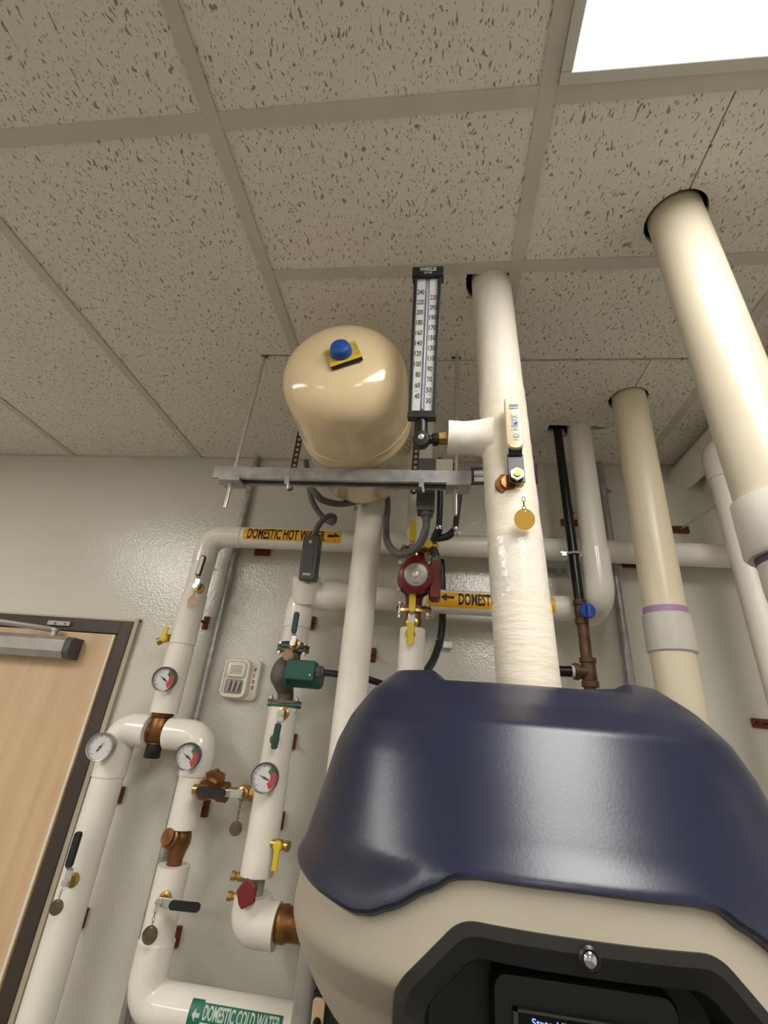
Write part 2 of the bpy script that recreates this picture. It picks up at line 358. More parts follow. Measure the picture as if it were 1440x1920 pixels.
# ---- troffers
tl = ['lit flat panel light recessed in the ceiling above the boiler', 'lit flat panel light recessed in the ceiling behind the viewer, boiler side', 'lit flat panel light recessed in the ceiling on the door side', 'lit flat panel light recessed in the ceiling behind the viewer, door side']
for k, (x0, x1, y0, y1) in enumerate(sorted(LIGHTS, key=lambda q: (-q[0], -q[2]))):
    t = thing('panel_light', tl[k], 'light', ((x0 + x1) / 2, (y0 + y1) / 2, .99), 'recessed panel lights')
    b = B(); e = .030; z0, z1 = .985, 1.02
    b.bx(x0 + .012, x1 - .012, y0 + .012, y0 + e, z0, z1).bx(x0 + .012, x1 - .012, y1 - e, y1 - .012, z0, z1).bx(x0 + .012, x0 + e, y0 + e, y1 - e, z0, z1).bx(x1 - e, x1 - .012, y0 + e, y1 - e, z0, z1)
    b.build('frame', M_TROF, t, smooth=0, bevel=.002)
    B().bx(x0 + e, x1 - e, y0 + e, y1 - e, .992, .996).build('diffuser', M_DIFF, t, smooth=0)
    B().bx(x0 + .012, x1 - .012, y0 + .012, y1 - .012, 1.02, 1.10).build('housing', M_TROF, t, smooth=0)

# ---- door
door = bpy.data.objects.new('door_1', None); COL.objects.link(door); door.location = ((DX0 + DX1) / 2, W, 0); struct(door)
door['label'] = 'pale maple door in a dark brown steel frame'
f = B(); fw_ = .046; y0, y1 = W - .020, W + .10
f.bx(DX1, DX1 + fw_, y0, y1, ZF, DZ + .046).bx(DX0 - fw_, DX0, y0, y1, ZF, DZ + .046).bx(DX0, DX1, y0, y1, DZ, DZ + .046).bx(DX1 - .02, DX1, W + .022, y1, ZF, DZ).bx(DX0, DX1, W + .022, y1, DZ - .02, DZ)
f.build('door_frame', M_FRAME, door, smooth=0, bevel=.0015)
c = B().bx(DX1 + fw_, DX1 + fw_ + .016, W - .016, W + .001, ZF, DZ + .06).bx(DX0 - fw_, DX1 + fw_ + .016, W - .010, W + .001, DZ + .048, DZ + .054)
c.build('caulk_bead', mat('caulk_beige', (184, 174, 152), 0.5), door, smooth=0)
leaf = B().bx(DX0 + .012, DX1 - .004, W - .024, W + .02, ZF + .012, DZ - .004).build('door_leaf', M_WOOD, door, smooth=0, bevel=.001)
B().bx(DX1 - .0135, DX1 - .0055, W - .0255, W - .02, ZF + .012, DZ - .0045).build('edge_highlight', mat('edge_highlight_cream', (232, 224, 204), 0.3), door, smooth=0, bevel=.0008)  # highlight on the leaf's bevelled edge, painted as a thin cream strip

# ---- door closer
DF = W - .024
t = thing('door_closer', 'grey metal door closer mounted on the top of the maple door', 'door closer', (-1.42, DF, .16))
pr = [(0, 0), (0, .074), (-.050, .074), (-.062, .060), (-.062, .022), (-.048, 0)]
B().prism(pr, V(-1.685, DF - .0005, .129), V(0, 1, 0), V(0, 0, 1), V(1, 0, 0), .400).build('body_cover', M_SILVER, t, smooth=0, bevel=.002)
B().prism([(p[0] * .96, p[1] * .96 + .0015) for p in pr], V(-1.285, DF - .0005, .129), V(0, 1, 0), V(0, 0, 1), V(1, 0, 0), .022).build('end_cap', M_DGREY, t, smooth=0, bevel=.001)
B().cyl((-1.365, DF - .03, .201), (-1.365, DF - .03, .222), .011).cyl((-1.365, DF - .03, .222), (-1.365, DF - .03, .230), .015).build('spindle', M_GALV, t)
B().tube([(-1.365, DF - .03, .226), (-1.55, DF - .10, .232), (-1.75, DF - .17, .234)], [.009, .010, .010], 8).build('arm', M_SILVER, t)
B().bx(-1.43, -1.34, W - .03, W - .020, .247, .262).cyl((-1.40, W - .03, .254), (-1.40, W - .036, .254), .004).cyl((-1.36, W - .03, .254), (-1.36, W - .036, .254), .004).build('shoe_plate', M_SILVER, t, smooth=0)

# ================================================================ pipes
def pipe(name, label, path, r, m, cat='pipe', parts=(), rad=.075, group=None, n=24):
    """a pipe run as one thing; parts = list of (part name, path, radius, material)"""
    b = Vector(path[-1]); lo = min(path, key=lambda p: p[2])
    t = thing(name, label, cat, lo, group)
    B().tube(fillet(path, rad), r, n).build('jacket', m, t)
    for nm, pth, rr, mm in parts: B().tube(pth, rr, n).build(nm, mm, t)
    return t
def elbow(path, rr, m, t, rad=.075, name='elbow_cover', k=.0): B().tube(fillet(path, rad), rr, 24).build(name, m, t)
def band(t, Yc, zc, R, x0, x1, a0, a1, m, name='label_band', n=10, lift=.0006):
    b = B(); rings = []
    for i in range(2):
        x = (x0, x1)[i]; rings.append([V(x, Yc - (R + lift) * math.cos(math.radians(a0 + (a1 - a0) * k / n)), zc + (R + lift) * math.sin(math.radians(a0 + (a1 - a0) * k / n))) for k in range(n + 1)])
    return b.loft(rings, cap=False, closed=False).build(name, m, t, recalc=False)
def ptxt(t, txt, Yc, zc, R, x0, x1, a0, a1, m, lift=.0012):
    fn = lambda u, v: V(x0 + (x1 - x0) * u, Yc - (R + lift) * math.cos(math.radians(a0 + (a1 - a0) * v)), zc + (R + lift) * math.sin(math.radians(a0 + (a1 - a0) * v)))
    return letter(txt, fn, 'lettering', m, t, cuts=2, offset=.028)
def arrow(t, Yc, zc, R, x0, x1, a0, a1, m, lift=.0012):
    """printed arrow, points from x0 to x1"""
    P = [(0, .33), (0, .67), (.55, .67), (.55, 1), (1, .5), (.55, 0), (.55, .33)]
    fn = lambda u, v: V(x0 + (x1 - x0) * u, Yc - (R + lift) * math.cos(math.radians(a0 + (a1 - a0) * v)), zc + (R + lift) * math.sin(math.radians(a0 + (a1 - a0) * v)))
    vs = [fn(*p) for p in P]; vs2 = [fn(0, .5), fn(.55, .5)]
    B().add(vs + vs2, [(0, 7, 8, 6), (7, 1, 2, 8), (2, 3, 4, 8), (8, 4, 5, 6)]).build('arrow', m, t, smooth=0, recalc=False)

# hot water supply: riser on the left, long run along the wall
YA = 1.49; ZA = .594; RA = .0385
hot = pipe('insulated_pipe', 'white insulated hot water pipe rising left of the boiler and crossing high on the wall', [(-.846, YA, -.012), (-.846, YA, ZA), (1.55, YA, ZA)], RA, M_JACKET, rad=.08)
elbow([(-.846, YA, ZA - .11), (-.846, YA, ZA), (-.72, YA, ZA)], RA + .0022, M_ELBOW, hot, .075)
B().cyl((-.846, YA, .20), (-.846, YA, .37), RA + .003, n=24).build('patch_wrap', M_WRAP, hot)
B().cyl((-.846, YA, -.012), (-.846, YA, .19), RA + .003, n=24).build('patch_wrap', M_WRAP, hot)
lb = band(hot, YA, ZA, RA, at(455, 1008, YA - .035).x, at(639, 1012, YA - .035).x, -30, 40, M_AMBER)
xa, xb = at(463, 1008, YA - .035).x, at(609, 1012, YA - .035).x
ptxt(lb, 'DOMESTIC HOT WATER', YA, ZA, RA, xa, xb, -26, 36, M_INK)
arrow(lb, YA, ZA, RA, at(614, 1012, YA - .035).x, at(637, 1012, YA - .035).x, -20, 28, M_INK)

# hot water return: tee by the thermostat box, right along the wall, up to the ceiling
YB = 1.45; ZB = .383; RB = .040; YR = 1.36; XRIS = .474; RRIS = .0365
ret = pipe('insulated_pipe', 'white insulated return pipe low on the wall rising to the ceiling beside the black pipe', [(-.235, YB, ZB), (.45, YB, ZB), (XRIS, YR + .02, ZB + .0), (XRIS, YR, ZB + .05), (XRIS, YR, 1.03)], RB - .002, M_JACKET, rad=.05)
elbow([(XRIS, YR, ZB + .16), (XRIS, YR, ZB + .01), (XRIS - .005, YB, ZB - .012)], RRIS + .0055, M_ELBOW, ret, .06)
lb = band(ret, YB, ZB, RB - .002, at(800, 1118, YB - .04).x, at(1042, 1132, YB - .04).x, -38, 35, M_AMBER)
ptxt(lb, 'DOMESTIC HOT WATER', YB, ZB, RB - .002, at(860, 1122, YB - .04).x, at(1034, 1132, YB - .04).x, -26, 32, M_INK)
arrow(lb, YB, ZB, RB - .002, at(852, 1120, YB - .04).x, at(826, 1118, YB - .04).x, -12, 26, M_INK)

# recirculation drop with the green pump
XC = -.449
rec = thing('insulated_pipe', 'white insulated drop pipe carrying the green pump, elbow at its foot', 'pipe', (XC, YB, -.47))
B().tube(fillet([(XC, YB, .222), (XC, YB, ZB), (-.30, YB, ZB)], .07), RB + .001, 24).build('upper_jacket', M_JACKET, rec)
B().tube(fillet([(XC, YB, .27), (XC, YB, ZB - .005), (-.33, YB, ZB - .005)], .075), RB + .004, 24).build('elbow_cover', M_ELBOW, rec)
B().lathe((XC + .02, YB - .02, ZB - .01), (.0, -.45, 1), [(RB + .004, -.02), (RB + .006, .05), (RB + .004, .062), (RB - .006, .066)], 24).build('branch_jacket', M_WRAP, rec)
B().tube([(-.37, YB, ZB), (-.33, YB, ZB + .002), (-.29, YB, ZB), (-.236, YB, ZB)], [RB + .012, RB + .012, RB + .002, RB + .001], 24).build('tee_cover', M_JACKET, rec)
B().cyl((XC, YB, .033), (XC, YB, -.372), .0425, n=28).build('lower_jacket', M_WRAP, rec)
B().cyl((XC, YB, -.16), (XC, YB, -.372), .0438, n=28).build('patch_wrap', M_WRAP, rec)
B().cyl((XC, YB, -.36), (XC, YB, -.43), .024).build('bare_pipe', M_PLATE, rec)
B().tube(fillet([(XC, YB, -.412), (XC, YB, -.468), (-.375, YB, -.468)], .045), .049, 28).build('foot_elbow', M_ELBOW, rec)
B().lathe((-.385, YB, -.462), (1, 0, 0), [(.030, 0), (.038, .012), (.040, .03), (.034, .045), (.034, .075), (.042, .08), (.042, .12)], 16).build('union', M_BRONZE, rec)
B().tube(fillet([(-.28, YB, -.462), (-.02, YB, -.462), (-.02, 1.10, -.462)], .05), .028, 16).build('copper_tail', M_BRONZE, rec)

# tempered water drop beside the door
YL = 1.49; XLL = -.968; ZM = -.066
tem = pipe('insulated_pipe', 'white insulated drop pipe closest to the door, elbow at its top', [(-.878, YL, ZM), (XLL, YL, ZM), (XLL, YL, ZF)], .044, M_JACKET, rad=.07)
elbow([(-.876, YL, ZM), (XLL, YL, ZM), (XLL, YL, ZM - .13)], .047, M_ELBOW, tem, .07)
# cold water: from mixing valve down, two jackets, elbow, run to the right
XD = -.700; ZD = -.664
cold = thing('insulated_pipe', 'white insulated cold water pipe with green printed band at the bottom', 'pipe', (XD, YL, ZD))
B().tube(fillet([(-.812, YL, ZM), (XD, YL, ZM), (XD, YL, -.170)], .055), .045, 24).build('upper_elbow', M_ELBOW, cold)
B().cyl((XD, YL, -.165), (XD, YL, -.300), .0415, n=24).build('upper_jacket', M_WRAP, cold)
B().cyl((XD, YL, -.385), (XD, YL, -.58), .0425, n=24).build('lower_jacket', M_WRAP, cold)
B().tube(fillet([(XD, YL, -.545), (XD, YL, ZD), (-.56, YL, ZD)], .080), .0465, 28).build('lower_elbow', M_ELBOW, cold)
B().cyl((-.60, YL, ZD), (.05, YL, ZD), .0460, n=28).build('run_jacket', M_JACKET, cold)
lb0 = band(cold, YL, ZD, .0460, at(356, 1890, YL - .04).x, at(380, 1893, YL - .04).x, -12, 52, M_GREENL)
lb = band(cold, YL, ZD, .0460, at(378, 1893, YL - .04).x, at(530, 1913, YL - .04).x, 6, 46, M_GREENL)
ptxt(lb, 'DOMESTIC COLD WATER', YL, ZD, .0460, at(383, 1893, YL - .04).x, at(526, 1913, YL - .04).x, 10, 42, M_PALE)
arrow(lb0, YL, ZD, .0460, at(377, 1893, YL - .04).x, at(363, 1890, YL - .04).x, 4, 32, M_PALE)

# mixing valve
t = thing('mixing_valve', 'bronze mixing valve with black cap between two white elbows', 'valve', (-.848, YL, -.13))
B().lathe((-.848, YL, -.005), (0, 0, -1), [(.030, 0), (.034, .012), (.026, .022), (.031, .035), (.033, .055), (.031, .075), (.024, .085), (.019, .09), (.019, .108)], 20).build('body', M_BRONZE, t)
B().cyl((-.890, YL, ZM), (-.800, YL, ZM), .024).cyl((-.873, YL, ZM), (-.864, YL, ZM), .031, n=8).build('side_ports', M_BRONZE, t)
B().lathe((-.848, YL, -.100), (0, 0, -1), [(.019, 0), (.022, .002), (.024, .034), (.022, .037)], 20).build('cap', M_BLACK, t)

# swing check valve in the cold line
t = thing('check_valve', 'bronze check valve between two cold pipe jackets', 'valve', (XD, YL, -.38))
B().lathe((XD, YL, -.285), (0, 0, -1), [(.022, 0), (.024, .012), (.030, .03), (.031, .05), (.024, .07), (.020, .085), (.020, .105)], 20).build('body', M_BRONZE, t)
B().lathe((XD - .005, YL - .01, -.325), (-.35, -1, .3), [(.024, 0), (.026, .028), (.021, .03), (.021, .038)], 16).build('bonnet', M_BRONZE, t)

# cross connection between the cold pipe and the recirculation drop
YX = 1.455
t = thing('bypass_line', 'short brass bypass line with bronze check valve joining two white pipes', 'pipe', (-.58, YX, -.20))
B().cyl((-.675, YX, -.199), (-.470, YX, -.194), .013).build('nipple', M_BRASS, t)
B().lathe((-.655, YX, -.198), (1, 0, 0), [(.024, 0), (.026, .005), (.026, .022), (.020, .03), (.021, .05), (.026, .056), (.026, .08), (.018, .085)], 16).build('check_body', M_BRONZE, t)
B().lathe((-.612, YX - .005, -.185), (.25, -.55, .8), [(.024, 0), (.025, .03), (.019, .036), (.0, .038)], 6).lathe((-.612, YX - .005, -.19), (-.3, -.2, .9), [(.019, 0), (.019, .045), (.0, .047)], 12).build('check_bonnet', M_BRONZE, t)
B().lathe((-.490, YX, -.195), (-1, 0, 0), [(.022, 0), (.022, .014), (.015, .016), (.020, .022), (.022, .04), (.015, .05)], 8).build('valve_body', M_BRASS, t)

# tank drop pipe and red pump riser
mid = pipe('insulated_pipe', 'thick white insulated pipe dropping from behind the cream tank', [(-.220, 1.29, -.55), (-.220, 1.29, .80)], .0425, M_WRAP)
pri = thing('insulated_pipe', 'white insulated riser through the red pump behind the boiler hood', 'pipe', (-.066, 1.29, -.05))
B().cyl((-.066, 1.29, -.10), (-.066, 1.29, .258), .0355, n=24).build('lower_jacket', M_WRAP, pri)
B().cyl((-.066, 1.29, .50), (-.066, 1.29, 1.02), .0355, n=24).build('upper_jacket', M_JACKET, pri)
B().lathe((-.066, 1.29, .255), (0, 0, 1), [(.021, -.02), (.021, .015), (.024, .017), (.024, .032), (.021, .034), (.021, .06)], 8).build('lower_nipple', M_BRONZE, pri)
B().cyl((-.066, 1.29, .47), (-.066, 1.29, .52), .020).build('upper_nipple', M_BRONZE, pri)

# main insulated pipe out of the boiler
YM = .78
mp = [(.108, YM, 1.03), (.108, YM, 1.0), (.146, YM, .084), (.150, YM, -.02)]
main = thing('insulated_pipe', 'thick canvas wrapped white pipe from the boiler hood up to the ceiling', 'pipe', (.148, YM, 0))
mx = lambda z: .108 + (1 - z) * .0415
B().tube([(mx(1.03), YM, 1.03), (mx(.65), YM, .65)], .0468, 28).build('upper_jacket', mat('pipe_wrap_main', (226, 219, 206), 0.5, bump=0.5, bscale=38, var=0.04, vscale=8), main)
ring = []; zz = .66; pts = []; rr = []
while zz > -.02: pts.append((mx(zz), YM, zz)); rr.append(.0482 + random.uniform(-.0006, .0006)); zz -= .02
B().tube(pts, rr, 32).build('canvas_jacket', M_CANVAS, main)
B().tube([(mx(.325), YM, .325), (mx(.30), YM, .30), (mx(.225), YM, .225), (mx(.20), YM, .20)], [.0486, .0490, .0490, .0486], 32).build('clear_tape', mat('clear_tape_gloss', (224, 218, 206), 0.14, bump=0.9, bscale=30), main)
B().tube([(mx(.205), YM, .205), (mx(-.02), YM, -.02)], [.0492, .0490], 32).build('lower_jacket', M_CANVAS, main)
B().lathe((.086, YM - .004, .545), (-1, 0, .02), [(.046, -.012), (.040, 0), (.036, .015), (.034, .03), (.033, .045), (.034, .06), (.0345, .074), (.030, .074), (.016, .071)], 24).jitter(.0011).build('branch_jacket', M_WRAP, main, smooth=60)

# vent pipes
v1 = thing('vent_pipe', 'large cream plastic vent pipe at the right edge with dark primer below its coupling', 'pipe', (PV1[0], PV1[1], .15))
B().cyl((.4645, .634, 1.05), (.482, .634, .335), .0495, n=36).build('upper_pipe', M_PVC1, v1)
B().lathe((.482, .634, .345), (0, 0, -1), [(.0460, 0), (.0555, .004), (.0560, .085), (.052, .09)], 36).build('coupling', M_PVCW, v1)
B().tube(fillet([(.4835, .634, .26), (.4835, .634, .17), (.66, .634, .17), (.66, .634, -1.0)], .06), .0450, 30).build('lower_pipe', M_PVCW, v1)
B().cyl((.4835, .634, .262), (.4836, .634, .246), .0457, n=36).build('primer_ring', M_DPURPLE, v1)
v2 = thing('vent_pipe', 'cream plastic vent pipe with a purple primer ring above its coupling', 'pipe', (PV2[0], PV2[1], 0))
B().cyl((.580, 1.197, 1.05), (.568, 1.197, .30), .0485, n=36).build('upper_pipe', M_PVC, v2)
B().lathe((.5685, 1.197, .312), (0, 0, -1), [(.0495, 0), (.0540, .004), (.0544, .090), (.050, .094)], 36).build('coupling', M_PVCW, v2)
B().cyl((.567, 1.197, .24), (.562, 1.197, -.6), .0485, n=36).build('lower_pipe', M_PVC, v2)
B().cyl((.5686, 1.197, .328), (.5684, 1.197, .312), .0491, n=36).build('primer_ring', M_PURPLE, v2)

# white pipes in the right corner
p = at(1330, 830, 1.3)
rp = pipe('insulated_pipe', 'white insulated drop pipe at the right edge behind the large vent pipe', [(1.10, 1.30, .885), (.858, 1.30, .885), (.862, 1.30, -1.2)], .0375, M_JACKET, rad=.06)
elbow([(.96, 1.30, .885), (.858, 1.30, .885), (.8585, 1.30, .77)], .042, M_ELBOW, rp, .06)
cp = pipe('insulated_pipe', 'white insulated pipe running along the ceiling into the wall at right', [(.905, W + .02, .945), (.905, .2, .945), (1.3, .2, .945)], .048, M_JACKET)
pipe('insulated_pipe', 'stub of white pipe entering the wall in the dark upper right corner', [(1.01, W + .02, .90), (1.01, 1.40, .90), (1.25, 1.40, .90)], .042, M_JACKET, rad=.05)

# black gas line
gas = thing('gas_pipe', 'black steel gas pipe dropping from the ceiling, rusty below the blue valve', 'pipe', (.412, YR, .1))
B().cyl((.400, YR, 1.04), (.414, YR, .365), .0145).build('black_pipe', M_BLACKP, gas)
B().cyl((.416, YR, .325), (.419, YR, -.2), .0155).build('lower_pipe', M_RUSTP, gas)
B().lathe((.419, YR, .222), (0, 0, -1), [(.022, 0), (.0225, .012), (.019, .014), (.020, .06), (.0225, .062), (.0225, .076)], 16).lathe((.419, YR, .184), (-1, 0, 0), [(.019, 0), (.019, .026), (.0225, .028), (.0225, .040)], 16).build('tee', M_RUSTP, gas)
B().tube(fillet([(.376, YR, .183), (.235, YR, .179), (.235, YR, -.15), (.235, 1.142, -.15)], .03), .0145, 16).build('branch_pipe', M_BLACKP, gas)
B().cyl((.380, YR, .183), (.372, YR, .183), .0165).build('thread_sealant', M_PVCW, gas)
gv = thing('gas_valve', 'gas valve with round blue handle on the black pipe', 'valve', (.415, YR, .345))
B().lathe((.4145, YR, .385), (0, 0, -1), [(.019, 0), (.0195, .016), (.0165, .018), (.019, .034), (.0165, .052), (.0195, .054), (.0195, .070)], 8).build('body', M_RUSTP, gv)
B().lathe((.420, YR - .016, .348), (.1, -1, -.1), [(.012, 0), (.013, .012), (.021, .014), (.022, .022), (.020, .026)], 20).box(V(.4225, YR - .045, .345), (.010, .014, .038)).build('handle', M_BLUE, gv)

# wall clamp on the gas line
t = thing('pipe_clamp', 'galvanized split ring clamp and wall plate holding the black pipe', 'clamp', (.415, YR, .53))
B().torus((.4105, YR, .529), (0, 0, 1), .0185, .004, 20, 8).box((.383, YR, .529), (.022, .006, .012)).box((.438, YR, .529), (.022, .006, .012)).cyl((.375, YR - .012, .529), (.375, YR + .008, .529), .004, n=6).cyl((.446, YR - .012, .529), (.446, YR + .008, .529), .004, n=6).build('ring', M_ZINC, t)
B().cyl((.412, YR + .02, .53), (.423, W - .004, .548), .0045, n=8).build('rod', M_GALV, t)
B().bx(.385, .455, W - .005, W - .0004, .529, .561).cyl((.423, W - .012, .546), (.423, W - .004, .546), .010).cyl((.395, W - .008, .546), (.395, W - .004, .546), .005, n=6).cyl((.446, W - .008, .546), (.446, W - .004, .546), .005, n=6).build('wall_plate', M_GALV, t, smooth=30)

# conduits
for (x, lab, zb) in ((-.778, 'thin galvanized conduit on the wall left of the white fire alarm', ZF + .0), (.607, 'thin galvanized conduit on the wall behind the cream vent pipe', -.9)):
    t = thing('conduit', lab, 'conduit', (x, W - .018, zb), 'galvanized wall conduits')
    B().cyl((x, W - .018, 1.02), (x, W - .018, zb), .0128, n=16).build('tube', M_GALV, t)
    for z in ((.88, -.3) if x > 0 else (-.52, -1.2)):
        B().torus((x, W - .018, z), (0, 0, 1), .0135, .0025, 16, 6).box((x + .022, W - .004, z), (.022, .006, .014)).cyl((x + .024, W - .012, z), (x + .024, W - .006, z), .005, n=6).build('strap', M_GALV, t)

# ================================================================ valves, tags, gauges
def chain_tag(label, top, length, rad, nrm, m, group='round valve tags', twist=0.0):
    top = Vector(top); t = thing('valve_tag', label, 'tag', top + V(0, 0, -length - rad), group)
    b = B(); n = max(3, int(length / .0075)); st = length / n
    for k in range(n):
        d = V(1, 0, 0) if k % 2 else V(0, 1, 0)
        b.torus(top + V(0, 0, -(k + .5) * st), d, st * .42, .0007, 10, 5, sx=1.35, sy=.8, x=V(0, 0, 1))
    b.build('chain', M_CHAIN, t)
    ax, ay, az = basis(nrm, V(0, 0, 1)); c = top + V(0, 0, -length - rad + .002)
    # disc with a small punched hole near the rim
    N = 28; ro = [c + (ay * math.cos(2 * PI * k / N) + ax * math.sin(2 * PI * k / N)) * rad for k in range(N)]
    hc = c + ax * (rad * .78); hr = rad * .09
    hi = [hc + (ay * math.cos(2 * PI * k / N) + ax * math.sin(2 * PI * k / N)) * hr for k in range(N)]
    d = B(); th = az * .0006
    vs = [p + th for p in ro] + [p + th for p in hi] + [p - th for p in ro] + [p - th for p in hi]; fs = []
    for k in range(N):
        j = (k + 1) % N
        fs += [(k, j, N + j, N + k), (2 * N + j, 2 * N + k, 3 * N + k, 3 * N + j), (k, 2 * N + k, 2 * N + j, j), (N + k, N + j, 3 * N + j, 3 * N + k)]
    d.add(vs, fs).build('disc', m, t, smooth=30); return t

def ball_valve(label, base, out, lever, L, wd, grip, stem=.03, group='lever handled ball valves', face=None, boss=True, lm=None):
    """base: where the stem leaves the insulation; out: stem direction; lever: direction of the handle"""
    base = Vector(base); o = Vector(out).normalized(); t = thing('ball_valve', label, 'valve', base, group)
    lx = Vector(lever); lx = (lx - o * lx.dot(o)).normalized(); ly = o.cross(lx)
    if boss: B().lathe(base - o * .004, o, [(.017, 0), (.017, .006), (.011, .008), (.010, stem * .6)], 12).build('bonnet', M_BRASS, t)
    tip = base + o * stem
    B().cyl(base, tip + o * .006, .0045, n=10).prism(hexa(.0095), tip, lx, ly, o, .005).build('stem_nut', M_ZINC, t)
    th = .0032; B().box(tip + lx * (L * .10) - o * .003, (L * .36, wd * .95, th), (lx, ly, o)).box(tip + lx * (L * .30) + o * .004, (L * .12, wd * .8, th), ((lx + o * .55).normalized(), ly, (o - lx * .55).normalized())).build('lever', lm or M_ZINC, t, smooth=0, bevel=.001)
    g = tip + lx * (L * .66) + o * .008
    pl = rrect(L * .72, wd, wd * .42, 5); r0 = [g + lx * p[0] + ly * p[1] - o * .005 for p in pl]; s = .86
    rings = [[g + lx * p[0] * .985 + ly * p[1] * s - o * .0055 for p in pl], [g + lx * p[0] + ly * p[1] - o * .003 for p in pl], [g + lx * p[0] + ly * p[1] + o * .003 for p in pl], [g + lx * p[0] * .985 + ly * p[1] * s + o * .0055 for p in pl]]
    B().loft(rings).build('grip', grip, t, smooth=50)
    if face: B().prism(rrect(L * .62, wd * .62, wd * .3, 5), g + o * .0052, lx, ly, o, .0012).build('grip_face', face, t)
    return t, tip, lx, ly, o

def tee_valve(label, base, out, lever, L, m=M_YELLOW, group='small yellow drain valves'):
    base = Vector(base); o = Vector(out).normalized(); t = thing('drain_valve', label, 'valve', base, group)
    B().lathe(base - o * .012, o, [(.010, 0), (.010, .014), (.013, .015), (.013, .030), (.009, .032), (.009, .040), (.0125, .041), (.0125, .052)], 12).build('body', M_BRASS, t)
    c = base + o * .012 + V(0, -.016, 0); lx = Vector(lever).normalized(); ly = V(0, -1, 0).cross(lx)
    B().lathe(c + V(0, .008, 0), (0, -1, 0), [(.008, 0), (.012, .004), (.012, .012), (.007, .014)], 14).build('hub', m, t)
    pl = [(-.006, -.010), (L * .3, -.0065), (L, -.0075), (L, .0075), (L * .3, .0065), (-.006, .010)]
    B().prism(pl, c + V(0, -.0005, 0), lx, ly, V(0, -1, 0), .006).build('handle', m, t, smooth=0, bevel=.0015); return t

OUT = V(0, -1, 0)
# main pipe valve (cream grip)
b0 = at(966, 903, .735)
t, tip, lx, ly, o = ball_valve('large ball valve with cream grip on the canvas wrapped pipe', (b0.x, .735, b0.z), (-.03, -1, .0), (-.02, 0, 1), .165, .0300, M_GRIPC, stem=.022, lm=M_BLACK)
B().prism(hexa(.0125), tip + o * .001, lx, ly, o, .006).build('stem_nut', M_ZINC, t, smooth=20)
B().cyl(tip + o * .007, tip + o * .0105, .0065, n=16).build('stem_end', M_YELLOW, t)
gz = b0.z + .11; gx = b0.x - .0025
for k, (dz, ww) in enumerate(((.036, .016), (.033, .018), (.028, .016))): B().box(V(gx, tip.y - .0140, gz + dz), (ww, .0012, .002)).build('print_mark', M_BLUEINK, t, smooth=0)
letter('NMXK', flat(V(gx + .007, tip.y - .0142, gz - .022), V(0, 0, 1), V(-1, 0, 0), .036, .013), 'print_mark', M_BLUEINK, t)
letter('HD', flat(V(gx + .008, tip.y - .0142, gz - .044), V(0, 0, 1), V(-1, 0, 0), .014, .012), 'print_mark', M_BLUEINK, t)
B().lathe(V(b0.x - .012, .742, b0.z - .004), OUT, [(.024, 0), (.023, .006), (.016, .008), (.014, .014)], 10).build('packing_gland', M_BRONZE, t)
q = at(982, 930, .708)
chain_tag('shiny gold tag hanging on the canvas wrapped pipe', (q.x, .712, q.z), .026, .0182, (.25, -1, -.35), M_TAGG)
# hot riser valve
q = at(368, 1099, 1.43)
ball_valve('ball valve with white faced grip high on the left riser', (q.x, 1.452, q.z), OUT, (0.05, 0, 1), .105, .019, M_GRIPK, stem=.026, face=M_GRIPW)
q = at(364, 1108, 1.42); chain_tag('coppery tag high on the left riser', (q.x, 1.425, q.z), .018, .0165, (.1, -1, -.1), M_TAGC)
# valve by the door
q = at(123, 1655, 1.42)
ball_valve('ball valve with black grip on the pipe closest to the door', (q.x, 1.446, q.z), OUT, (.0, 0, 1), .112, .020, M_GRIPK, stem=.026)
q = at(115, 1668, 1.41); chain_tag('brown tag on the pipe closest to the door', (q.x, 1.412, q.z), .022, .017, (.2, -1, 0), M_TAG)
# cold valve, handle crosswise
q = at(298, 1692, 1.42)
ball_valve('ball valve with black grip turned crosswise on the cold pipe', (q.x, 1.448, q.z), OUT, (1, 0, .03), .112, .020, M_GRIPK, stem=.028)
q = at(292, 1703, 1.41); chain_tag('dark round tag on the cold pipe above the lower elbow', (q.x, 1.412, q.z), .036, .019, (.15, -1, 0), M_TAG)
# bypass valve, handle crosswise
q = at(450, 1489, 1.42)
ball_valve('ball valve with black grip lying along the short brass bypass', (q.x, 1.437, q.z), OUT, (-1, 0, 0), .118, .021, M_GRIPK, stem=.024)
q = at(452, 1500, 1.41); chain_tag('grey tag on a long chain under the brass bypass', (q.x, 1.41, q.z), .050, .017, (.35, -1, 0), M_TAG)
# pump isolation valves
q = at(548, 1205, 1.38)
ball_valve('ball valve with green grip standing above the green pump', (q.x, 1.408, q.z), OUT, (0, 0, 1), .092, .0165, M_GRIPG, stem=.022)
q = at(541, 1214, 1.36); chain_tag('pinkish copper tag on the flange above the green pump', (q.x, 1.365, q.z), .006, .0165, (0, -1, -.15), M_TAGC)
q = at(527, 1336, 1.38)
ball_valve('ball valve with green grip hanging below the green pump', (q.x, 1.404, q.z), OUT, (-.03, 0, -1), .092, .0175, M_GRIPG, stem=.020)
q = at(518, 1372, 1.40); chain_tag('grey tag half hidden behind a green grip', (q.x - .002, 1.402, q.z), .008, .014, (0, -1, 0), M_TAG)
q = at(507, 1582, 1.42); tee_valve('yellow drain valve on the drop pipe below the red and green gauge', (-.404, 1.425, q.z), (1, -.25, 0), (0.02, 0, -1), .052)
q = at(316, 1196, YA); tee_valve('yellow drain valve beside the left riser above its gauge', (-.886, 1.475, q.z), (-1, -.25, -.55), (.12, 0, 1), .036)
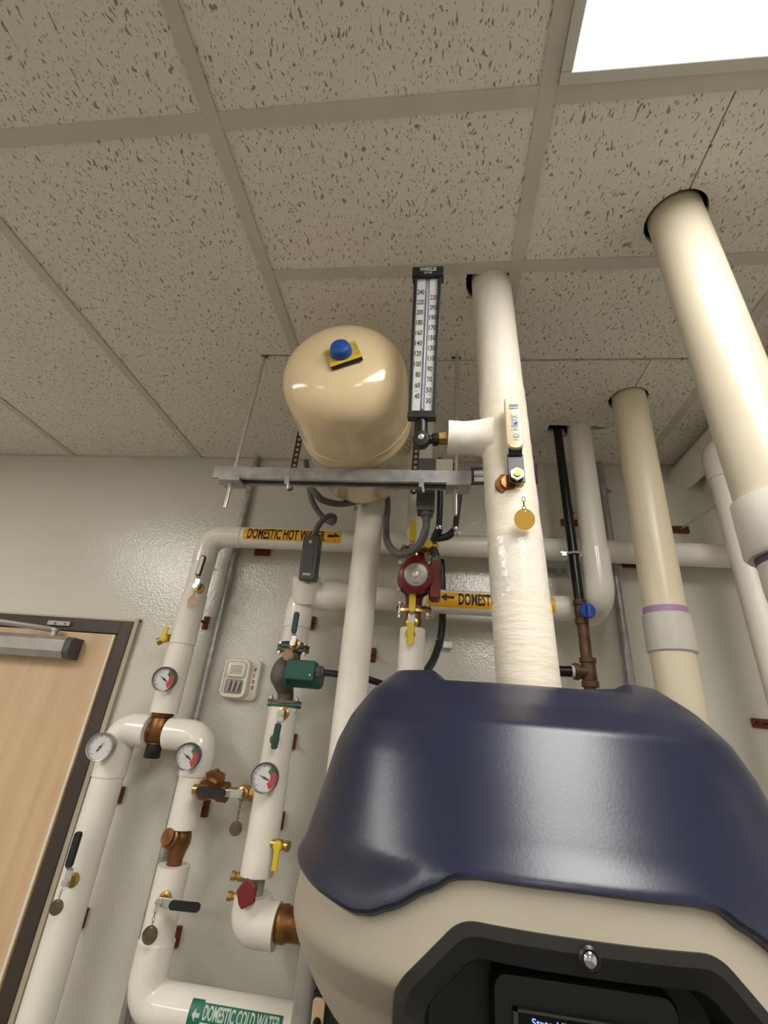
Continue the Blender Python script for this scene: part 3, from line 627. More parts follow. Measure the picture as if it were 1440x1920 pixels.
# red butterfly handled valve at the foot of the recirculation drop
q = at(466, 1672, 1.40)
t = thing('drain_valve', 'dark red handled drain valve above the lowest white elbow', 'valve', (q.x, 1.41, q.z))
B().lathe((q.x, 1.43, q.z), OUT, [(.014, 0), (.014, .02), (.009, .022), (.009, .04)], 12).build('body', M_BRASS, t)
pl = [(-.026, .004), (-.008, .030), (.004, .026), (.022, .016), (.024, -.016), (-.006, -.032), (-.016, -.022)]
B().prism(pl, V(q.x, 1.394, q.z), V(1, 0, 0), V(0, 0, 1), OUT, .012).build('handle', M_VRED, t, smooth=0, bevel=.003)
q1 = at(452, 1642, 1.45); q2 = at(448, 1680, 1.45)
for qq in (q1, q2): B().lathe((XC - .015, 1.44, qq.z), (-1, -.15, .05), [(.011, 0), (.011, .03), (.008, .031), (.008, .036), (.011, .037), (.011, .048)], 8).build('brass_tap', M_BRASS, t)
# yellow handles on the red pump
q = at(774, 1160, 1.24)
t, tip, lx, ly, o = ball_valve('ball valve with long yellow lever below the red pump', (-.068, 1.268, at(774, 1165, 1.25).z), OUT, (0.0, 0, 1), .075, .019, M_YELLOW, stem=.022)
B().loft([[tip + V(dx * s, -.008 + dy, dz) for dx, dz in rrect(.018, .062, .008, 4, 0, -.036)] for dy, s in ((.005, .86), (.003, 1), (-.003, 1), (-.005, .86))]).build('grip', M_YELLOW, t)
q = at(768, 1190, 1.245); chain_tag('pale gold tag behind the yellow lever below the red pump', (-.070, 1.243, q.z + .018), .004, .0145, (-.2, -1, -.2), M_TAGG)
q = at(772, 1034, 1.24)
ball_valve('ball valve with yellow lever above the red pump', (-.078, 1.262, q.z), OUT, (0, 0, 1), .095, .018, M_YELLOW, stem=.020)
q = at(795, 1024, 1.25); tee_valve('short yellow drain valve tucked beside the black hose above the red pump', (-.042, 1.255, q.z), (1, -.3, 0), (.7, 0, .7), .012)

def gauge(label, px, py, Y, R, nrm, zones=True, needle=200, stem=None):
    c = at(px, py, Y); az = Vector(nrm).normalized(); ax = V(0, 0, 1) - az * az.z; ax = ax.normalized(); ay = ax.cross(az) * 1.0
    right = az.cross(ax) * -1 if az.cross(ax).x < 0 else az.cross(ax)      # screen right
    t = thing('pressure_gauge', label, 'gauge', c - V(0, 0, R), 'round dial gauges')
    B().lathe(c - az * .012, az, [(R * .88, -.010), (R * .96, 0), (R, .006), (R, .022), (R * .965, .0245), (R * .89, .0235), (R * .885, .016)], 40).build('case', M_SILVER if zones is False else mat('gauge_steel_dark', (120, 116, 116), 0.35, 0.7), t)
    f = c + az * .0048
    P = lambda r, a: f + (right * math.cos(math.radians(a)) + ax * math.sin(math.radians(a))) * r
    dl = B().lathe(f - az * .001, az, [(R * .885, -.002), (R * .885, .001)], 40).build('dial', M_DIAL, t)
    if zones:
        def zone(a0, a1, m, nm, r0=.42, r1=.86):
            n = 8; k = [P(R * r0, a0 + (a1 - a0) * i / n) + az * .0006 for i in range(n + 1)] + [P(R * r1, a1 - (a1 - a0) * i / n) + az * .0006 for i in range(n + 1)]
            B().add(k, [(i, i + 1, 2 * n - i, 2 * n + 1 - i) for i in range(n)]).build(nm, m, dl, smooth=0, recalc=False)
        zone(28, 62, M_GREEN, 'green_zone'); zone(-58, 28, M_RED, 'red_zone')
    b = B(); n = 27
    for i in range(n):
        a = 225 - 270 * i / (n - 1)
        if zones and -58 < a < 62: continue
        d = (right * math.cos(math.radians(a)) + ax * math.sin(math.radians(a))); s = az.cross(d); r0 = .66 if i % 3 == 0 else .74
        p0 = f + d * R * r0 + az * .0006; p1 = f + d * R * .82 + az * .0006; wv = s * (.0007 if i % 3 == 0 else .0004)
        b.add([p0 - wv, p0 + wv, p1 + wv, p1 - wv], [(0, 1, 2, 3)])
    b.build('scale_ticks', M_DGREY, dl, smooth=0, recalc=False)
    d = (right * math.cos(math.radians(needle)) + ax * math.sin(math.radians(needle))); s = az.cross(d)
    B().add([f + d * R * .52 + az * .002, f + s * R * .045 + az * .002, f - d * R * .36 + s * R * .06 + az * .002, f - d * R * .36 - s * R * .06 + az * .002, f - s * R * .045 + az * .002], [(0, 1, 2, 3, 4)]).lathe(f + az * .001, az, [(R * .08, 0), (R * .08, .003)], 12).build('needle', M_INK, dl, smooth=0, recalc=False)
    B().lathe(f + az * .0082, az, [(R * .885, 0), (R * .885, .0008)], 36).build('lens', M_LENS, t, smooth=0)
    st = V(c.x, stem if stem else YA - .03, c.z); B().cyl(c - az * .02, st, .008, n=10).build('stem', M_BRASS, t)
    return t
gauge('red and green dial gauge on the left riser', 309, 1273, 1.405, .0355, (.1, -1, -.08), True, 148)
gauge('plain white dial thermometer at the elbow near the door', 190, 1400, 1.405, .038, (.18, -1, -.02), False, 62)
gauge('red and green dial gauge on the elbow right of the mixing valve', 353, 1418, 1.405, .0355, (.1, -1, -.05), True, 148)
gauge('red and green dial gauge on the pipe below the green pump', 497, 1458, 1.365, .0365, (.05, -1, 0), True, 160, stem=1.42)

# copper coloured wall clips
clips = [(391, 1060, 0, 'copper clip behind the left riser near its top elbow'), (386, 1168, 0, 'copper clip behind the left riser above its gauge'), (492, 1036, 1, 'copper clip under the hot water label'),
         (222, 1490, 3, 'copper clip behind the door side pipe, upper one'), (152, 1720, 3, 'copper clip behind the door side pipe, lower one'), (328, 1755, 3, 'copper clip behind the cold pipe beside the dark tag'),
         (382, 1515, 3, 'copper clip behind the cold pipe under the bypass'), (549, 1390, 0, 'copper clip beside the hanging green grip'), (526, 1538, 0, 'copper clip on the drop pipe above the yellow handle'),
         (585, 1168, 0, 'copper clip beside the drop pipe above the green pump'), (699, 1228, 0, 'copper clip right of the thick tank drop pipe'), (1068, 980, 1, 'copper clip behind the black gas pipe'),
         (1275, 993, 2, 'copper clip with a thin rod right of the cream vent pipe'), (1185, 1058, 1, 'copper clip under the hot pipe near the vent pipe'), (1432, 1357, 1, 'copper clip on the wall at the right edge beside the hood')]
for px, py, k, lab in clips:
    c = at(px, py, W - .006); t = thing('pipe_clip', lab, 'clip', c, 'copper wall clips')
    w_, h_ = ((.021, .046), (.062, .026), (.060, .026), (.032, .046))[k]
    B().box(c, (w_, .010, h_)).build('plate', M_COPPER, t, smooth=0, bevel=.002)
    for sg in (-1, 1):
        e = V(0, 0, sg * h_ * .3) if k in (0, 3) else V(sg * w_ * .36, 0, 0)
        B().cyl(c + e + V(0, -.004, 0), c + e + V(0, -.010, 0), .0035, n=6).build('screw', M_COPPER, t)
    if k in (0, 3):
        B().cyl(c, c + V(-.004, -.045, 0), .005, n=8).build('standoff', M_COPPER, t)
    else:
        if k == 2: B().cyl(c, at(1345, 945, 1.30), .0035, n=8).build('threaded_rod', M_ZINC, t)
        else: B().cyl(c, c + V(0, -.05, .018 if py < 1050 else 0), .005, n=8).build('standoff', M_COPPER, t)

# ================================================================ green circulator pump
YP = YB
t = thing('circulator_pump', 'dark green circulator pump with iron flanges on the drop pipe', 'pump', (XC, YP, .03))
for z0, s, nm in ((.205, 1, 'upper'), (.043, -1, 'lower')):
    for dz, m in ((.006 * s, M_TACO), (-.006 * s, M_IRON)):
        pl = [(.052 * math.cos(a) , .030 * math.sin(a)) for a in [2 * PI * k / 28 for k in range(28)]]
        B().prism(pl, V(XC, YP, z0 + dz - .0045), V(1, 0, 0), V(0, 1, 0), V(0, 0, 1), .009).build('flange', m, t, smooth=30)
    for sx in (-1, 1):
        B().cyl((XC + sx * .040, YP - .012, z0 - .024), (XC + sx * .040, YP - .012, z0 + .022), .0035, n=8).prism(hexa(.0075), V(XC + sx * .040, YP - .012, z0 - .018), V(1, 0, 0), V(0, 1, 0), V(0, 0, 1), .007).prism(hexa(.0075), V(XC + sx * .040, YP - .012, z0 + .011), V(1, 0, 0), V(0, 1, 0), V(0, 0, 1), .006).build('bolt', M_ZINC, t, smooth=30)
vol = [(XC, YP, .203), (XC, YP - .004, .175), (XC - .006, YP - .016, .150), (XC - .012, YP - .022, .124), (XC - .006, YP - .016, .098), (XC, YP - .004, .072), (XC, YP, .045)]
B().tube(spline(vol, 5), [.026, .026, .026, .026, .027, .027, .028, .030, .032, .034, .036, .037, .038, .038, .038, .038, .038, .037, .035, .033, .031, .029, .027, .025, .024, .024, .024, .024, .024, .024, .024][:31], 20).build('volute', M_IRON, t)
mc = V(XC + .02, YP - .055, .122)
B().lathe(mc + V(-.012, .01, 0), (1, 0, 0), [(.036, 0), (.040, .006), (.040, .012), (.033, .016), (.034, .10), (.031, .108), (.0, .110)], 28).build('motor', M_TACO, t)
tb = B().box(mc + V(.040, -.018, .012), (.085, .052, .056)).build('terminal_box', M_TACO, t, smooth=0, bevel=.004)
B().lathe(mc + V(.080, -.018, .012), (1, 0, 0), [(.018, 0), (.019, .004), (.019, .016), (.013, .018), (.013, .026)], 8).build('connector', M_FLEX, tb)
B().cyl(mc + V(.072, -.0445, .0), mc + V(.072, -.047, .0), .003, n=8).build('screw', M_ZINC, tb)
q = thing('flex_conduit', 'black flexible conduit entering the right side of the green pump', 'conduit', mc + V(.11, -.018, .012), 'flexible electrical conduits')
B().tube(spline([mc + V(.104, -.018, .012), mc + V(.16, -.012, .010), mc + V(.24, .01, .004), mc + V(.30, .05, -.03), mc + V(.33, .06, -.2)]), .0095, 12).build('hose', M_FLEXB, q)

# ================================================================ red circulator pump
XP, YPp, ZPp = -.066, 1.29, .392
t = thing('circulator_pump', 'maroon red circulator pump with silver name plate above the boiler', 'pump', (XP, YPp, .31))
B().tube([(XP, YPp, .318), (XP, YPp - .004, .34), (XP, YPp - .01, .37), (XP, YPp - .014, .40), (XP, YPp - .008, .44), (XP, YPp, .470), (XP, YPp, .485)], [.023, .024, .034, .044, .038, .026, .024], 22).build('volute', M_GRUN, t)
B().lathe((XP + .003, YPp - .012, ZPp + .003), (.03, -1, -.10), [(.052, 0), (.054, .012), (.054, .024), (.048, .028), (.049, .070), (.046, .080), (.036, .086), (.034, .0865)], 32).build('motor', M_GRUN, t)
dn = V(.03, -1, -.10).normalized(); dc = V(XP + .003, YPp - .012, ZPp + .003) + dn * .0862
npl = B().lathe(dc, dn, [(.0318, 0), (.0318, .0012), (.0305, .0018), (.0095, .0018)], 36).build('name_plate', M_PLATE, t)
B().lathe(dc, dn, [(.0085, 0), (.0085, .0055), (.0075, .006)], 20).build('vent_plug', mat('vent_plug_pale_brass', (232, 218, 180), 0.3, 0.6), t)
ax_, ay_, az_ = basis(dn, V(0, 0, 1)); rt_ = ay_ if ay_.x > 0 else -ay_
letter('UPS', flat(dc + dn * .0021 - rt_ * .009 + ax_ * -.027, rt_, ax_, .018, .006), 'lettering', M_DGREY, npl)
bc = V(XP + .058, YPp - .045, ZPp - .006)
pl = rrect(.032, .112, .010, 4)
B().loft([[bc + V(a * s, dy, b * s2) for a, b in pl] for dy, s, s2 in ((.028, .95, .97), (.02, 1, 1), (-.018, 1, 1), (-.026, .78, .93))]).build('terminal_box', M_GRUN, t, smooth=50)
B().box((XP + .036, YPp - .040, ZPp - .004), (.026, .034, .05)).build('box_neck', M_GRUN, t, smooth=0, bevel=.004)
B().lathe(bc + V(0, .004, .056), (0, 0, 1), [(.013, 0), (.014, .004), (.014, .014), (.011, .016), (.011, .022)], 8).build('connector', M_FLEX, t)
for sx in (-1, 1):
    for sz in (-1, 1): B().lathe((XP + sx * .043, YPp - .034, ZPp + sz * .040 + .004), OUT, [(.004, 0), (.004, .012), (.0062, .012), (.0062, .018)], 6).build('motor_bolt', M_ZINC, t)
for z0 in (.312, .490):
    pl = [(.050 * math.cos(a), .026 * math.sin(a)) for a in [2 * PI * k / 28 for k in range(28)]]
    B().prism(pl, V(XP, YPp, z0), V(1, 0, 0), V(0, 1, 0), V(0, 0, 1), .008).build('flange', M_GRUN, t, smooth=30)
    B().prism(pl, V(XP, YPp, z0 - .009), V(1, 0, 0), V(0, 1, 0), V(0, 0, 1), .008).build('flange', M_BRASS, t, smooth=30)
    for sx in (-1, 1): B().cyl((XP + sx * .039, YPp - .012, z0 - .026), (XP + sx * .039, YPp - .012, z0 + .018), .0035, n=8).prism(hexa(.0075), V(XP + sx * .039, YPp - .012, z0 - .018), V(1, 0, 0), V(0, 1, 0), V(0, 0, 1), .007).prism(hexa(.0075), V(XP + sx * .039, YPp - .012, z0 + .009), V(1, 0, 0), V(0, 1, 0), V(0, 0, 1), .006).build('bolt', M_ZINC, t, smooth=30)

# black flexible conduits around the red pump
t = thing('flex_conduit', 'black flexible conduit forking above the red pump', 'conduit', bc + V(0, 0, .08), 'flexible electrical conduits')
top = bc + V(0, .004, .075)
B().tube(spline([top, at(812, 1020, 1.25), at(823, 992, 1.22)]), .012, 12).tube(spline([at(815, 1010, 1.25), at(838, 1006, 1.23), at(853, 994, 1.22)], 8), .011, 12).build('fork', M_FLEXB, t)
B().tube(spline([at(823, 992, 1.22), at(825, 940, 1.20), at(825, 860, 1.19)]), .0088, 12).build('hose', M_FLEXB, t)
B().tube(spline([at(853, 994, 1.22), at(858, 955, 1.20), at(862, 905, 1.19), at(846, 868, 1.19)]), .0085, 12).build('hose', M_FLEXB, t)
B().lathe(at(823, 994, 1.22), (0, 0, 1), [(.0105, 0), (.0115, .003), (.0115, .010), (.009, .012)], 10).lathe(at(853, 996, 1.22), (.1, 0, 1), [(.0105, 0), (.0115, .003), (.0115, .010), (.009, .012)], 10).build('gland', M_ZINC, t)
q = at(858, 1001, 1.22); B().box(q, (.022, .016, .014)).cyl(q + V(0, -.012, 0), q + V(0, .008, 0), .006, n=6).build('beam_clip', M_ZINC, t, smooth=0, bevel=.002)
t = thing('flex_conduit', 'black flexible conduit strapped to the wall running down to the boiler hood', 'conduit', at(800, 1262, 1.30), 'flexible electrical conduits')
B().tube(spline([at(827, 1050, 1.548), at(829, 1085, 1.548), at(830, 1140, 1.542), at(827, 1190, 1.545), at(815, 1232, 1.50), at(797, 1264, 1.40), at(775, 1310, 1.25)]), .0122, 14).build('hose', M_FLEXB, t)
q = at(825, 1203, 1.542); B().lathe(q + V(0, 0, -.008), (-.10, 0, 1), [(.0126, 0), (.0142, .001), (.0142, .016), (.0126, .017)], 18).box(q + V(.026, .028, -.004), (.030, .006, .020)).build('strap', M_ZINC, t, smooth=30)

# ================================================================ thermostat box and grey conduits
q0, q1 = at(588, 1003, 1.345), at(572, 1088, 1.345)
dr = V(-.02, .14, -1).normalized()
t = thing('thermostat_box', 'dark grey thermostat box standing on a white pipe tee', 'thermostat', at(574, 1090, 1.36))
ax = V(1, 0, .0).normalized(); ay = V(0, -1, -.12).normalized(); az = ax.cross(ay)
c = (q0 + q1) / 2 + V(0, .012, 0)
B().loft([[c + ax * a * s + az * b * s + ay * d for a, b in rrect(.054, .150, .007, 3)] for d, s in ((-.022, 1), (.012, 1), (.020, .93))]).build('case', M_DGREY, t, smooth=35)
B().prism(rrect(.030, .078, .004, 3), c + ay * .0195 - az * -.004, ax, az, ay, .002).build('cover_panel', mat('thermostat_cover_grey', (72, 73, 74), 0.35), t)
s_ = 1 if az.z > 0 else -1
B().cyl(c + ay * .018 + az * s_ * .050, c + ay * .0225 + az * s_ * .050, .006, n=16).build('screw', M_ZINC, t)
B().prism(rrect(.026, .007, .002, 3), c + ay * .0195 - az * s_ * .056, ax, az, ay, .0025).build('maker_plate', M_PLATE, t)
B().cyl(c - az * s_ * .07, V(XC + .012, YB - .03, ZB + .03), .012, n=12).build('well', M_BRASS, t)
t = thing('flex_conduit', 'grey flexible conduit looping from the thermostat box up behind the steel strut', 'conduit', q0, 'flexible electrical conduits')
B().tube(spline([c + az * s_ * .072, c + az * s_ * .085 + V(.004, 0, 0), at(601, 980, 1.33), at(616, 968, 1.335), at(627, 970, 1.36), at(622, 980, 1.39), at(604, 968, 1.40), at(588, 945, 1.39), at(581, 920, 1.38), at(577, 890, 1.40), at(574, 865, 1.43)]), .0098, 14).build('hose', M_FLEX, t)
t = thing('flex_conduit', 'grey flexible conduit curving from under the strut to the thick white drop pipe', 'conduit', at(672, 943, 1.25), 'flexible electrical conduits')
B().tube(spline([at(580, 909, 1.15), at(591, 924, 1.13), at(606, 938, 1.14), at(635, 945, 1.18), at(662, 942, 1.23), at(690, 935, 1.27)]), .0098, 14).build('hose', M_FLEX, t)
q = at(668, 946, 1.235); B().torus(q, (1, .3, .1), .0105, .003, 16, 6).box(q + V(0, 0, -.014), (.012, .006, .014)).build('strap', M_ZINC, t)
# grey junction box behind the strut
t = thing('junction_box', 'grey electrical box behind the right end of the steel strut', 'box', at(800, 968, 1.08))
b0, b1 = at(802, 868, 1.09), at(797, 955, 1.09)
c = (b0 + b1) / 2
B().loft([[V(c.x + a * s, c.y + d, c.z + b * s) for a, b in rrect(.048, abs(b0.z - b1.z), .006, 3)] for d, s in ((.03, 1), (-.024, 1), (-.030, .93))]).build('case', M_DGREY, t, smooth=35)
B().box((c.x, c.y - .004, b1.z - .006), (.042, .044, .014)).lathe((c.x + .004, c.y - .006, b1.z - .010), (0, 0, -1), [(.016, 0), (.017, .004), (.017, .014), (.012, .018), (.0115, .026)], 10).build('connector', M_FLEX, t, smooth=30)
B().box(at(832, 878, 1.10), (.050, .03, .045)).build('side_label', M_WHITE, t, smooth=0, bevel=.004)
st = V(c.x + .004, c.y - .006, b1.z - .03)
t = thing('flex_conduit', 'grey flexible conduit hanging in a deep loop left of the yellow lever', 'conduit', at(752, 1040, 1.12), 'flexible electrical conduits')
B().tube(spline([st, at(798, 992, 1.08), at(788, 1018, 1.09), at(766, 1037, 1.10), at(742, 1036, 1.11), at(726, 1015, 1.15), at(724, 985, 1.24), at(727, 945, 1.36), at(722, 905, 1.41)]), .0102, 14).build('hose', M_FLEX, t)

# ================================================================ expansion tank on its strut
TX, TZ, TR = -.236, .745, .150
t = thing('expansion_tank', 'cream expansion tank lying on a steel strut under the ceiling', 'tank', (TX, 1.0, TZ - TR))
prof = [(0.0005, -.058), (.03, -.0572), (.06, -.0535), (.09, -.046), (.112, -.036), (.128, -.024), (.139, -.011), (.146, .004), (.1495, .022), (.150, .05)]
prof = [(r * TR / .15, .80 + h) for r, h in prof] + [(TR, .93), (TR + .0, .985), (TR + .0022, .988), (TR + .0022, 1.0), (TR, 1.003), (TR, 1.17), (.146, 1.195), (.13, 1.22), (.09, 1.24), (.0005, 1.25)]
B().lathe((TX, 0, TZ), (0, 1, 0), prof, 64, x=V(0, 0, 1)).build('shell', M_CREAM, t, smooth=60)
B().torus((TX, .955, TZ), (0, 1, 0), TR + .0002, .0016, 64, 6).build('weld_seam', M_CREAM, t)
a = math.radians(24); sx_ = V(math.cos(a), 0, math.sin(a)); sy_ = V(-math.sin(a), 0, math.cos(a)); cc = V(TX + .012, .741, TZ - .004)
B().box(cc + V(0, -.0005, 0) - sy_ * .004, (.072, .060, .0012), (sx_, sy_, V(0, -1, 0))).build('sticker_backing', M_INK, t, smooth=0)
stk = B().box(cc + V(0, -.0030, 0), (.073, .054, .0012), (sx_, sy_, V(0, -1, 0))).build('sticker', M_STICKER, t, smooth=0)
B().box(cc + V(0, -.0042, 0) - sy_ * .022, (.073, .010, .0010), (sx_, sy_, V(0, -1, 0))).build('sticker_fold', M_YELLOW, stk, smooth=0)
B().lathe(cc + V(-.004, -.001, .003), OUT, [(.0245, 0), (.025, .004), (.0225, .017), (.021, .021), (.018, .0235), (.0005, .0245)], 32).build('valve_cap', M_BLUE, t, smooth=50)

t = thing('strut_trapeze', 'galvanized steel strut hung on two threaded rods under the tank', 'strut', (-.26, 1.0, .55))
x0, x1, ys, zt_, zb_ = -.594, .074, 1.0, .590, .556
# C section with lips, open underneath
sec = [(-.0206, zb_), (-.0206, zt_), (.0206, zt_), (.0206, zb_), (.0110, zb_), (.0110, zb_ + .006), (.0130, zb_ + .006), (.0130, zb_ + .0026), (.0180, zb_ + .0026), (.0180, zt_ - .0026), (-.0180, zt_ - .0026), (-.0180, zb_ + .0026), (-.0130, zb_ + .0026), (-.0130, zb_ + .006), (-.0110, zb_ + .006), (-.0110, zb_)]
B().loft([[V(x, ys + a, b) for a, b in sec] for x in (x0, x1)]).build('channel', M_GALV, t, smooth=20)
for xr, xt in ((-.550, -.550), (.038, .036)):
    B().cyl((xr, ys, .478), (xt, ys + .004, 1.02), .0052, n=10).build('threaded_rod', M_ZINC, t)
    B().box((xr + .004, ys, zb_ - .006), (.058, .046, .005)).box((xr + .004, ys - .023, zb_ - .001), (.058, .004, .014)).build('saddle_washer', M_GALV, t, smooth=0)
    B().prism(hexa(.0095), V(xr, ys, zb_ - .016), V(1, 0, 0), V(0, 1, 0), V(0, 0, 1), .008).prism(hexa(.0095), V(xr, ys, zt_ + .0005), V(1, 0, 0), V(0, 1, 0), V(0, 0, 1), .007).build('nut', M_ZINC, t, smooth=20)
for px in (536, 790):
    q = at(px, 912, ys - .024); B().box((q.x, ys - .023, zb_ - .004), (.012, .004, .024)).cyl((q.x + .004, ys - .022, zb_ - .014), (q.x + .006, ys - .022, zb_ - .030), .0035, n=8).build('strap_clip', M_ZINC, t, smooth=0)
for k, (px, yy, lab) in enumerate(((556, 1.12, 'perforated steel strap left of the cream tank'), (780, 1.12, 'perforated steel strap right of the cream tank'))):
    q = at(px, 850, yy); b = B(); z = .60
    for sx in (-1, 1): b.box((q.x + sx * .007, yy, .80), (.005, .0018, .40))
    while z < 1.0: b.box((q.x, yy, z), (.010, .0018, .008)); z += .0185
    tag(b.build('hanger_strap', M_CHAIN, None, smooth=0), lab, 'strap', 'perforated hanger straps')

# ================================================================ thermometers
def thermometer(label, o, up, face, L, w0, w1, left, right, brand=None, nums=True):
    """o: bottom centre of case; case widens from w0 to w1"""
    up = Vector(up).normalized(); fz = Vector(face); fz = (fz - up * fz.dot(up)).normalized(); rx = up.cross(fz)
    o = Vector(o); t = thing('tube_thermometer', label, 'thermometer', o)
    W_ = lambda v: w0 + (w1 - w0) * v
    P = lambda u, v, d=0: o + rx * (u * W_(v) / 2) + up * (v * L) + fz * d
    # rim frame and back
    def quad_prism(u0, u1, v0, v1, d0, d1): return [[P(u0, v0, d), P(u1, v0, d), P(u1, v1, d), P(u0, v1, d)] for d in (d0, d1)]
    b = B(); b.loft(quad_prism(-1, 1, 0, 1, -.014, 0)).loft(quad_prism(-1, -.74, 0, 1, 0, .010)).loft(quad_prism(.74, 1, 0, 1, 0, .010)).loft(quad_prism(-.74, .74, 0, .035, 0, .010))
    b.build('case', M_BLACK, t, smooth=0, bevel=.0012)
    ct = B().loft(quad_prism(-1.13, 1.13, .932, 1.0, -.015, .013)).build('case_top', M_BLACK, t, smooth=0, bevel=.002)
    B().loft(quad_prism(-1.05, 1.05, -.012, .02, -.015, .0115)).build('case_foot', M_BLACK, t, smooth=0, bevel=.0015)
    sp = B().loft(quad_prism(-.74, -.16, .035, .932, 0, .003)).loft(quad_prism(.16, .74, .035, .932, 0, .003)).build('scale_plate', M_DIAL, t, smooth=0)
    B().loft(quad_prism(-.16, .16, .035, .932, 0, .0015)).build('tube_channel', mat('thermo_channel_grey', (150, 156, 172), 0.3), t, smooth=0)
    B().cyl(P(0, .05, .004), P(0, .86, .004), .0022, n=10).build('tube', mat('thermo_tube', (186, 190, 206), 0.1), t)
    B().cyl(P(-.05, .04, .0045), P(-.05, .075, .0045), .0012, n=6).build('spirit', M_RED if not nums else M_INK, t)
    if nums:
        for k, s in enumerate(left):
            v = .84 - k * (.84 - .135) / (len(left) - 1); wv = .0105 if len(s) == 2 else .0142
            letter(s, lambda u, q, v=v, wv=wv: P(-.24, v, .0034) - rx * wv * .98 + rx * u * wv + up * (q - .5) * .0118, 'numeral', M_INK, sp, offset=.018)
        for k, s in enumerate(right):
            v = .80 - k * (.80 - .105) / (len(right) - 1); wv = .0105 if len(s) == 2 else .0142
            letter(s, lambda u, q, v=v, wv=wv: P(.24, v, .0034) + rx * u * wv + up * (q - .5) * .0118, 'numeral', M_INK, sp, offset=.018)
        b = B()
        for v, sd in [(.845 - k * .00705 * 1.0, (-1 if k % 2 else 1)) for k in range(101)]:
            u0 = .17 * sd; u1 = .24 * sd
            b.add([P(u0, v, .0034), P(u1, v, .0034), P(u1, v + .0014, .0034), P(u0, v + .0014, .0034)], [(0, 1, 2, 3)])
        for v, sd in ((.168, -1), (.142, 1)): b.add([P(.35 * sd, v, .0034), P(.6 * sd, v, .0034), P(.6 * sd, v + .002, .0034), P(.35 * sd, v + .002, .0034)], [(0, 1, 2, 3)])
        b.build('scale_ticks', M_DGREY, sp, smooth=0, recalc=False)
        letter('F', lambda u, q: P(.40, .727, .0034) + rx * u * .0035 + up * q * .006, 'numeral', M_INK, sp)
    B().loft(quad_prism(-.74, .74, .035, .932, .0075, .0082)).build('lens', M_LENS, t, smooth=0)
    if brand:
        letter('WWEKSLER', lambda u, q: P(-.58, .965, .0136) + rx * u * W_(1) * .60 + up * q * .0088, 'lettering', M_PALE, ct, offset=.02)
        letter('NO. A900', lambda u, q: P(-.26, .947, .0136) + rx * u * W_(1) * .28 + up * q * .0048, 'lettering', M_PALE, ct)
    return t, P, rx, up, fz
bo = at(791, 783, .762); tp = at(803, 507, .668)
t, P, rx, up_, fz = thermometer('tall tube thermometer in black case standing beside the canvas wrapped pipe', bo, tp - bo, (.0, -1, -.35), (tp - bo).length, .0565, .0600, [str(k) for k in range(240, 30, -20)], [str(k) for k in range(230, 20, -20)], True)
kn = at(790, 822, .762)
B().tube([bo + V(0, .004, 0), bo * .4 + kn * .6 + V(0, .006, 0), kn + V(0, .008, 0)], [.0115, .0125, .016], 14).build('neck', M_BLACK, t)
B().lathe(kn + V(0, .014, 0), (0, -1, -.25), [(.0165, 0), (.0175, .004), (.0175, .020), (.015, .024), (.010, .0245), (.0095, .0225), (.0005, .0225)], 28).build('swivel_knob', M_BLACK, t, smooth=50)
B().lathe(kn + V(0, -.0075, -.002), (0, -1, -.25), [(.0062, 0), (.0062, .003), (.0045, .004)], 12).build('knob_screw', M_ZINC, t)
B().cyl(kn + V(.008, .006, 0), kn + V(.030, .008, .004), .009, n=14).lathe(kn + V(.022, .008, .002), (1, 0, .1), [(.0125, 0), (.0135, .003), (.0135, .010), (.011, .012)], 14).build('swivel_arm', M_BLACK, t)
B().lathe(kn + V(.034, .008, .004), (1, 0, .08), [(.0125, 0), (.0145, .002), (.0145, .018), (.012, .020), (.012, .032)], 6).build('hex_nut', M_BRASS, t, smooth=20)
# second thermometer lying on its side behind the main pipe
tl_ = at(884, 893, 1.2); tr_ = at(1006, 890, 1.2)
t, P, rx, up_, fz = thermometer('tube thermometer lying sideways behind the canvas wrapped pipe', tl_, tr_ - tl_, (0, -1, -.3), (tr_ - tl_).length, .050, .052, [], [], False, nums=False)
B().cyl(tl_ + V(.004, .01, .0), tl_ + V(-.055, .012, .004), .010, n=12).build('neck', M_BLACK, t)
B().lathe(tl_ + V(-.058, .03, .004), OUT, [(.015, 0), (.0165, .004), (.0165, .026), (.013, .03)], 20).build('swivel_knob', M_BLACK, t)
letter('220', flat(tl_ + V(.02, -.0048, .006), V(1, 0, 0), V(0, 0, 1), .014, .008), 'numeral', M_INK, t)

# ================================================================ fire alarm
c0 = at(447, 1271, W)
t = thing('fire_alarm', 'white fire alarm strobe on the wall with red lettering', 'fire alarm', (c0.x + .016, W, c0.z - .065))
cx, cz = c0.x + .020, c0.z - .004
ring = lambda w_, h_, r_, y, dx=0, dz=0: [V(cx + a + dx, y, cz + b + dz) for a, b in rrect(w_, h_, r_, 6)]
bpl = B().loft([ring(.118, .132, .018, W), ring(.118, .132, .018, W - .016), ring(.112, .126, .018, W - .020)]).build('back_plate', M_WHITE, t, smooth=50)
dxc = -.014
B().loft([ring(.094, .126, .022, W - .020, dxc), ring(.092, .124, .022, W - .040, dxc), ring(.086, .118, .020, W - .045, dxc), ring(.076, .108, .016, W - .045, dxc), ring(.074, .106, .016, W - .040, dxc)]).build('cover', M_WHITE, t, smooth=50)
spk = B().loft([ring(.066, .050, .010, W - .040, dxc, .026), ring(.064, .048, .010, W - .047, dxc, .026), ring(.058, .042, .008, W - .049, dxc, .026)]).build('speaker_panel', M_WHITE, t, smooth=50)
b = B()
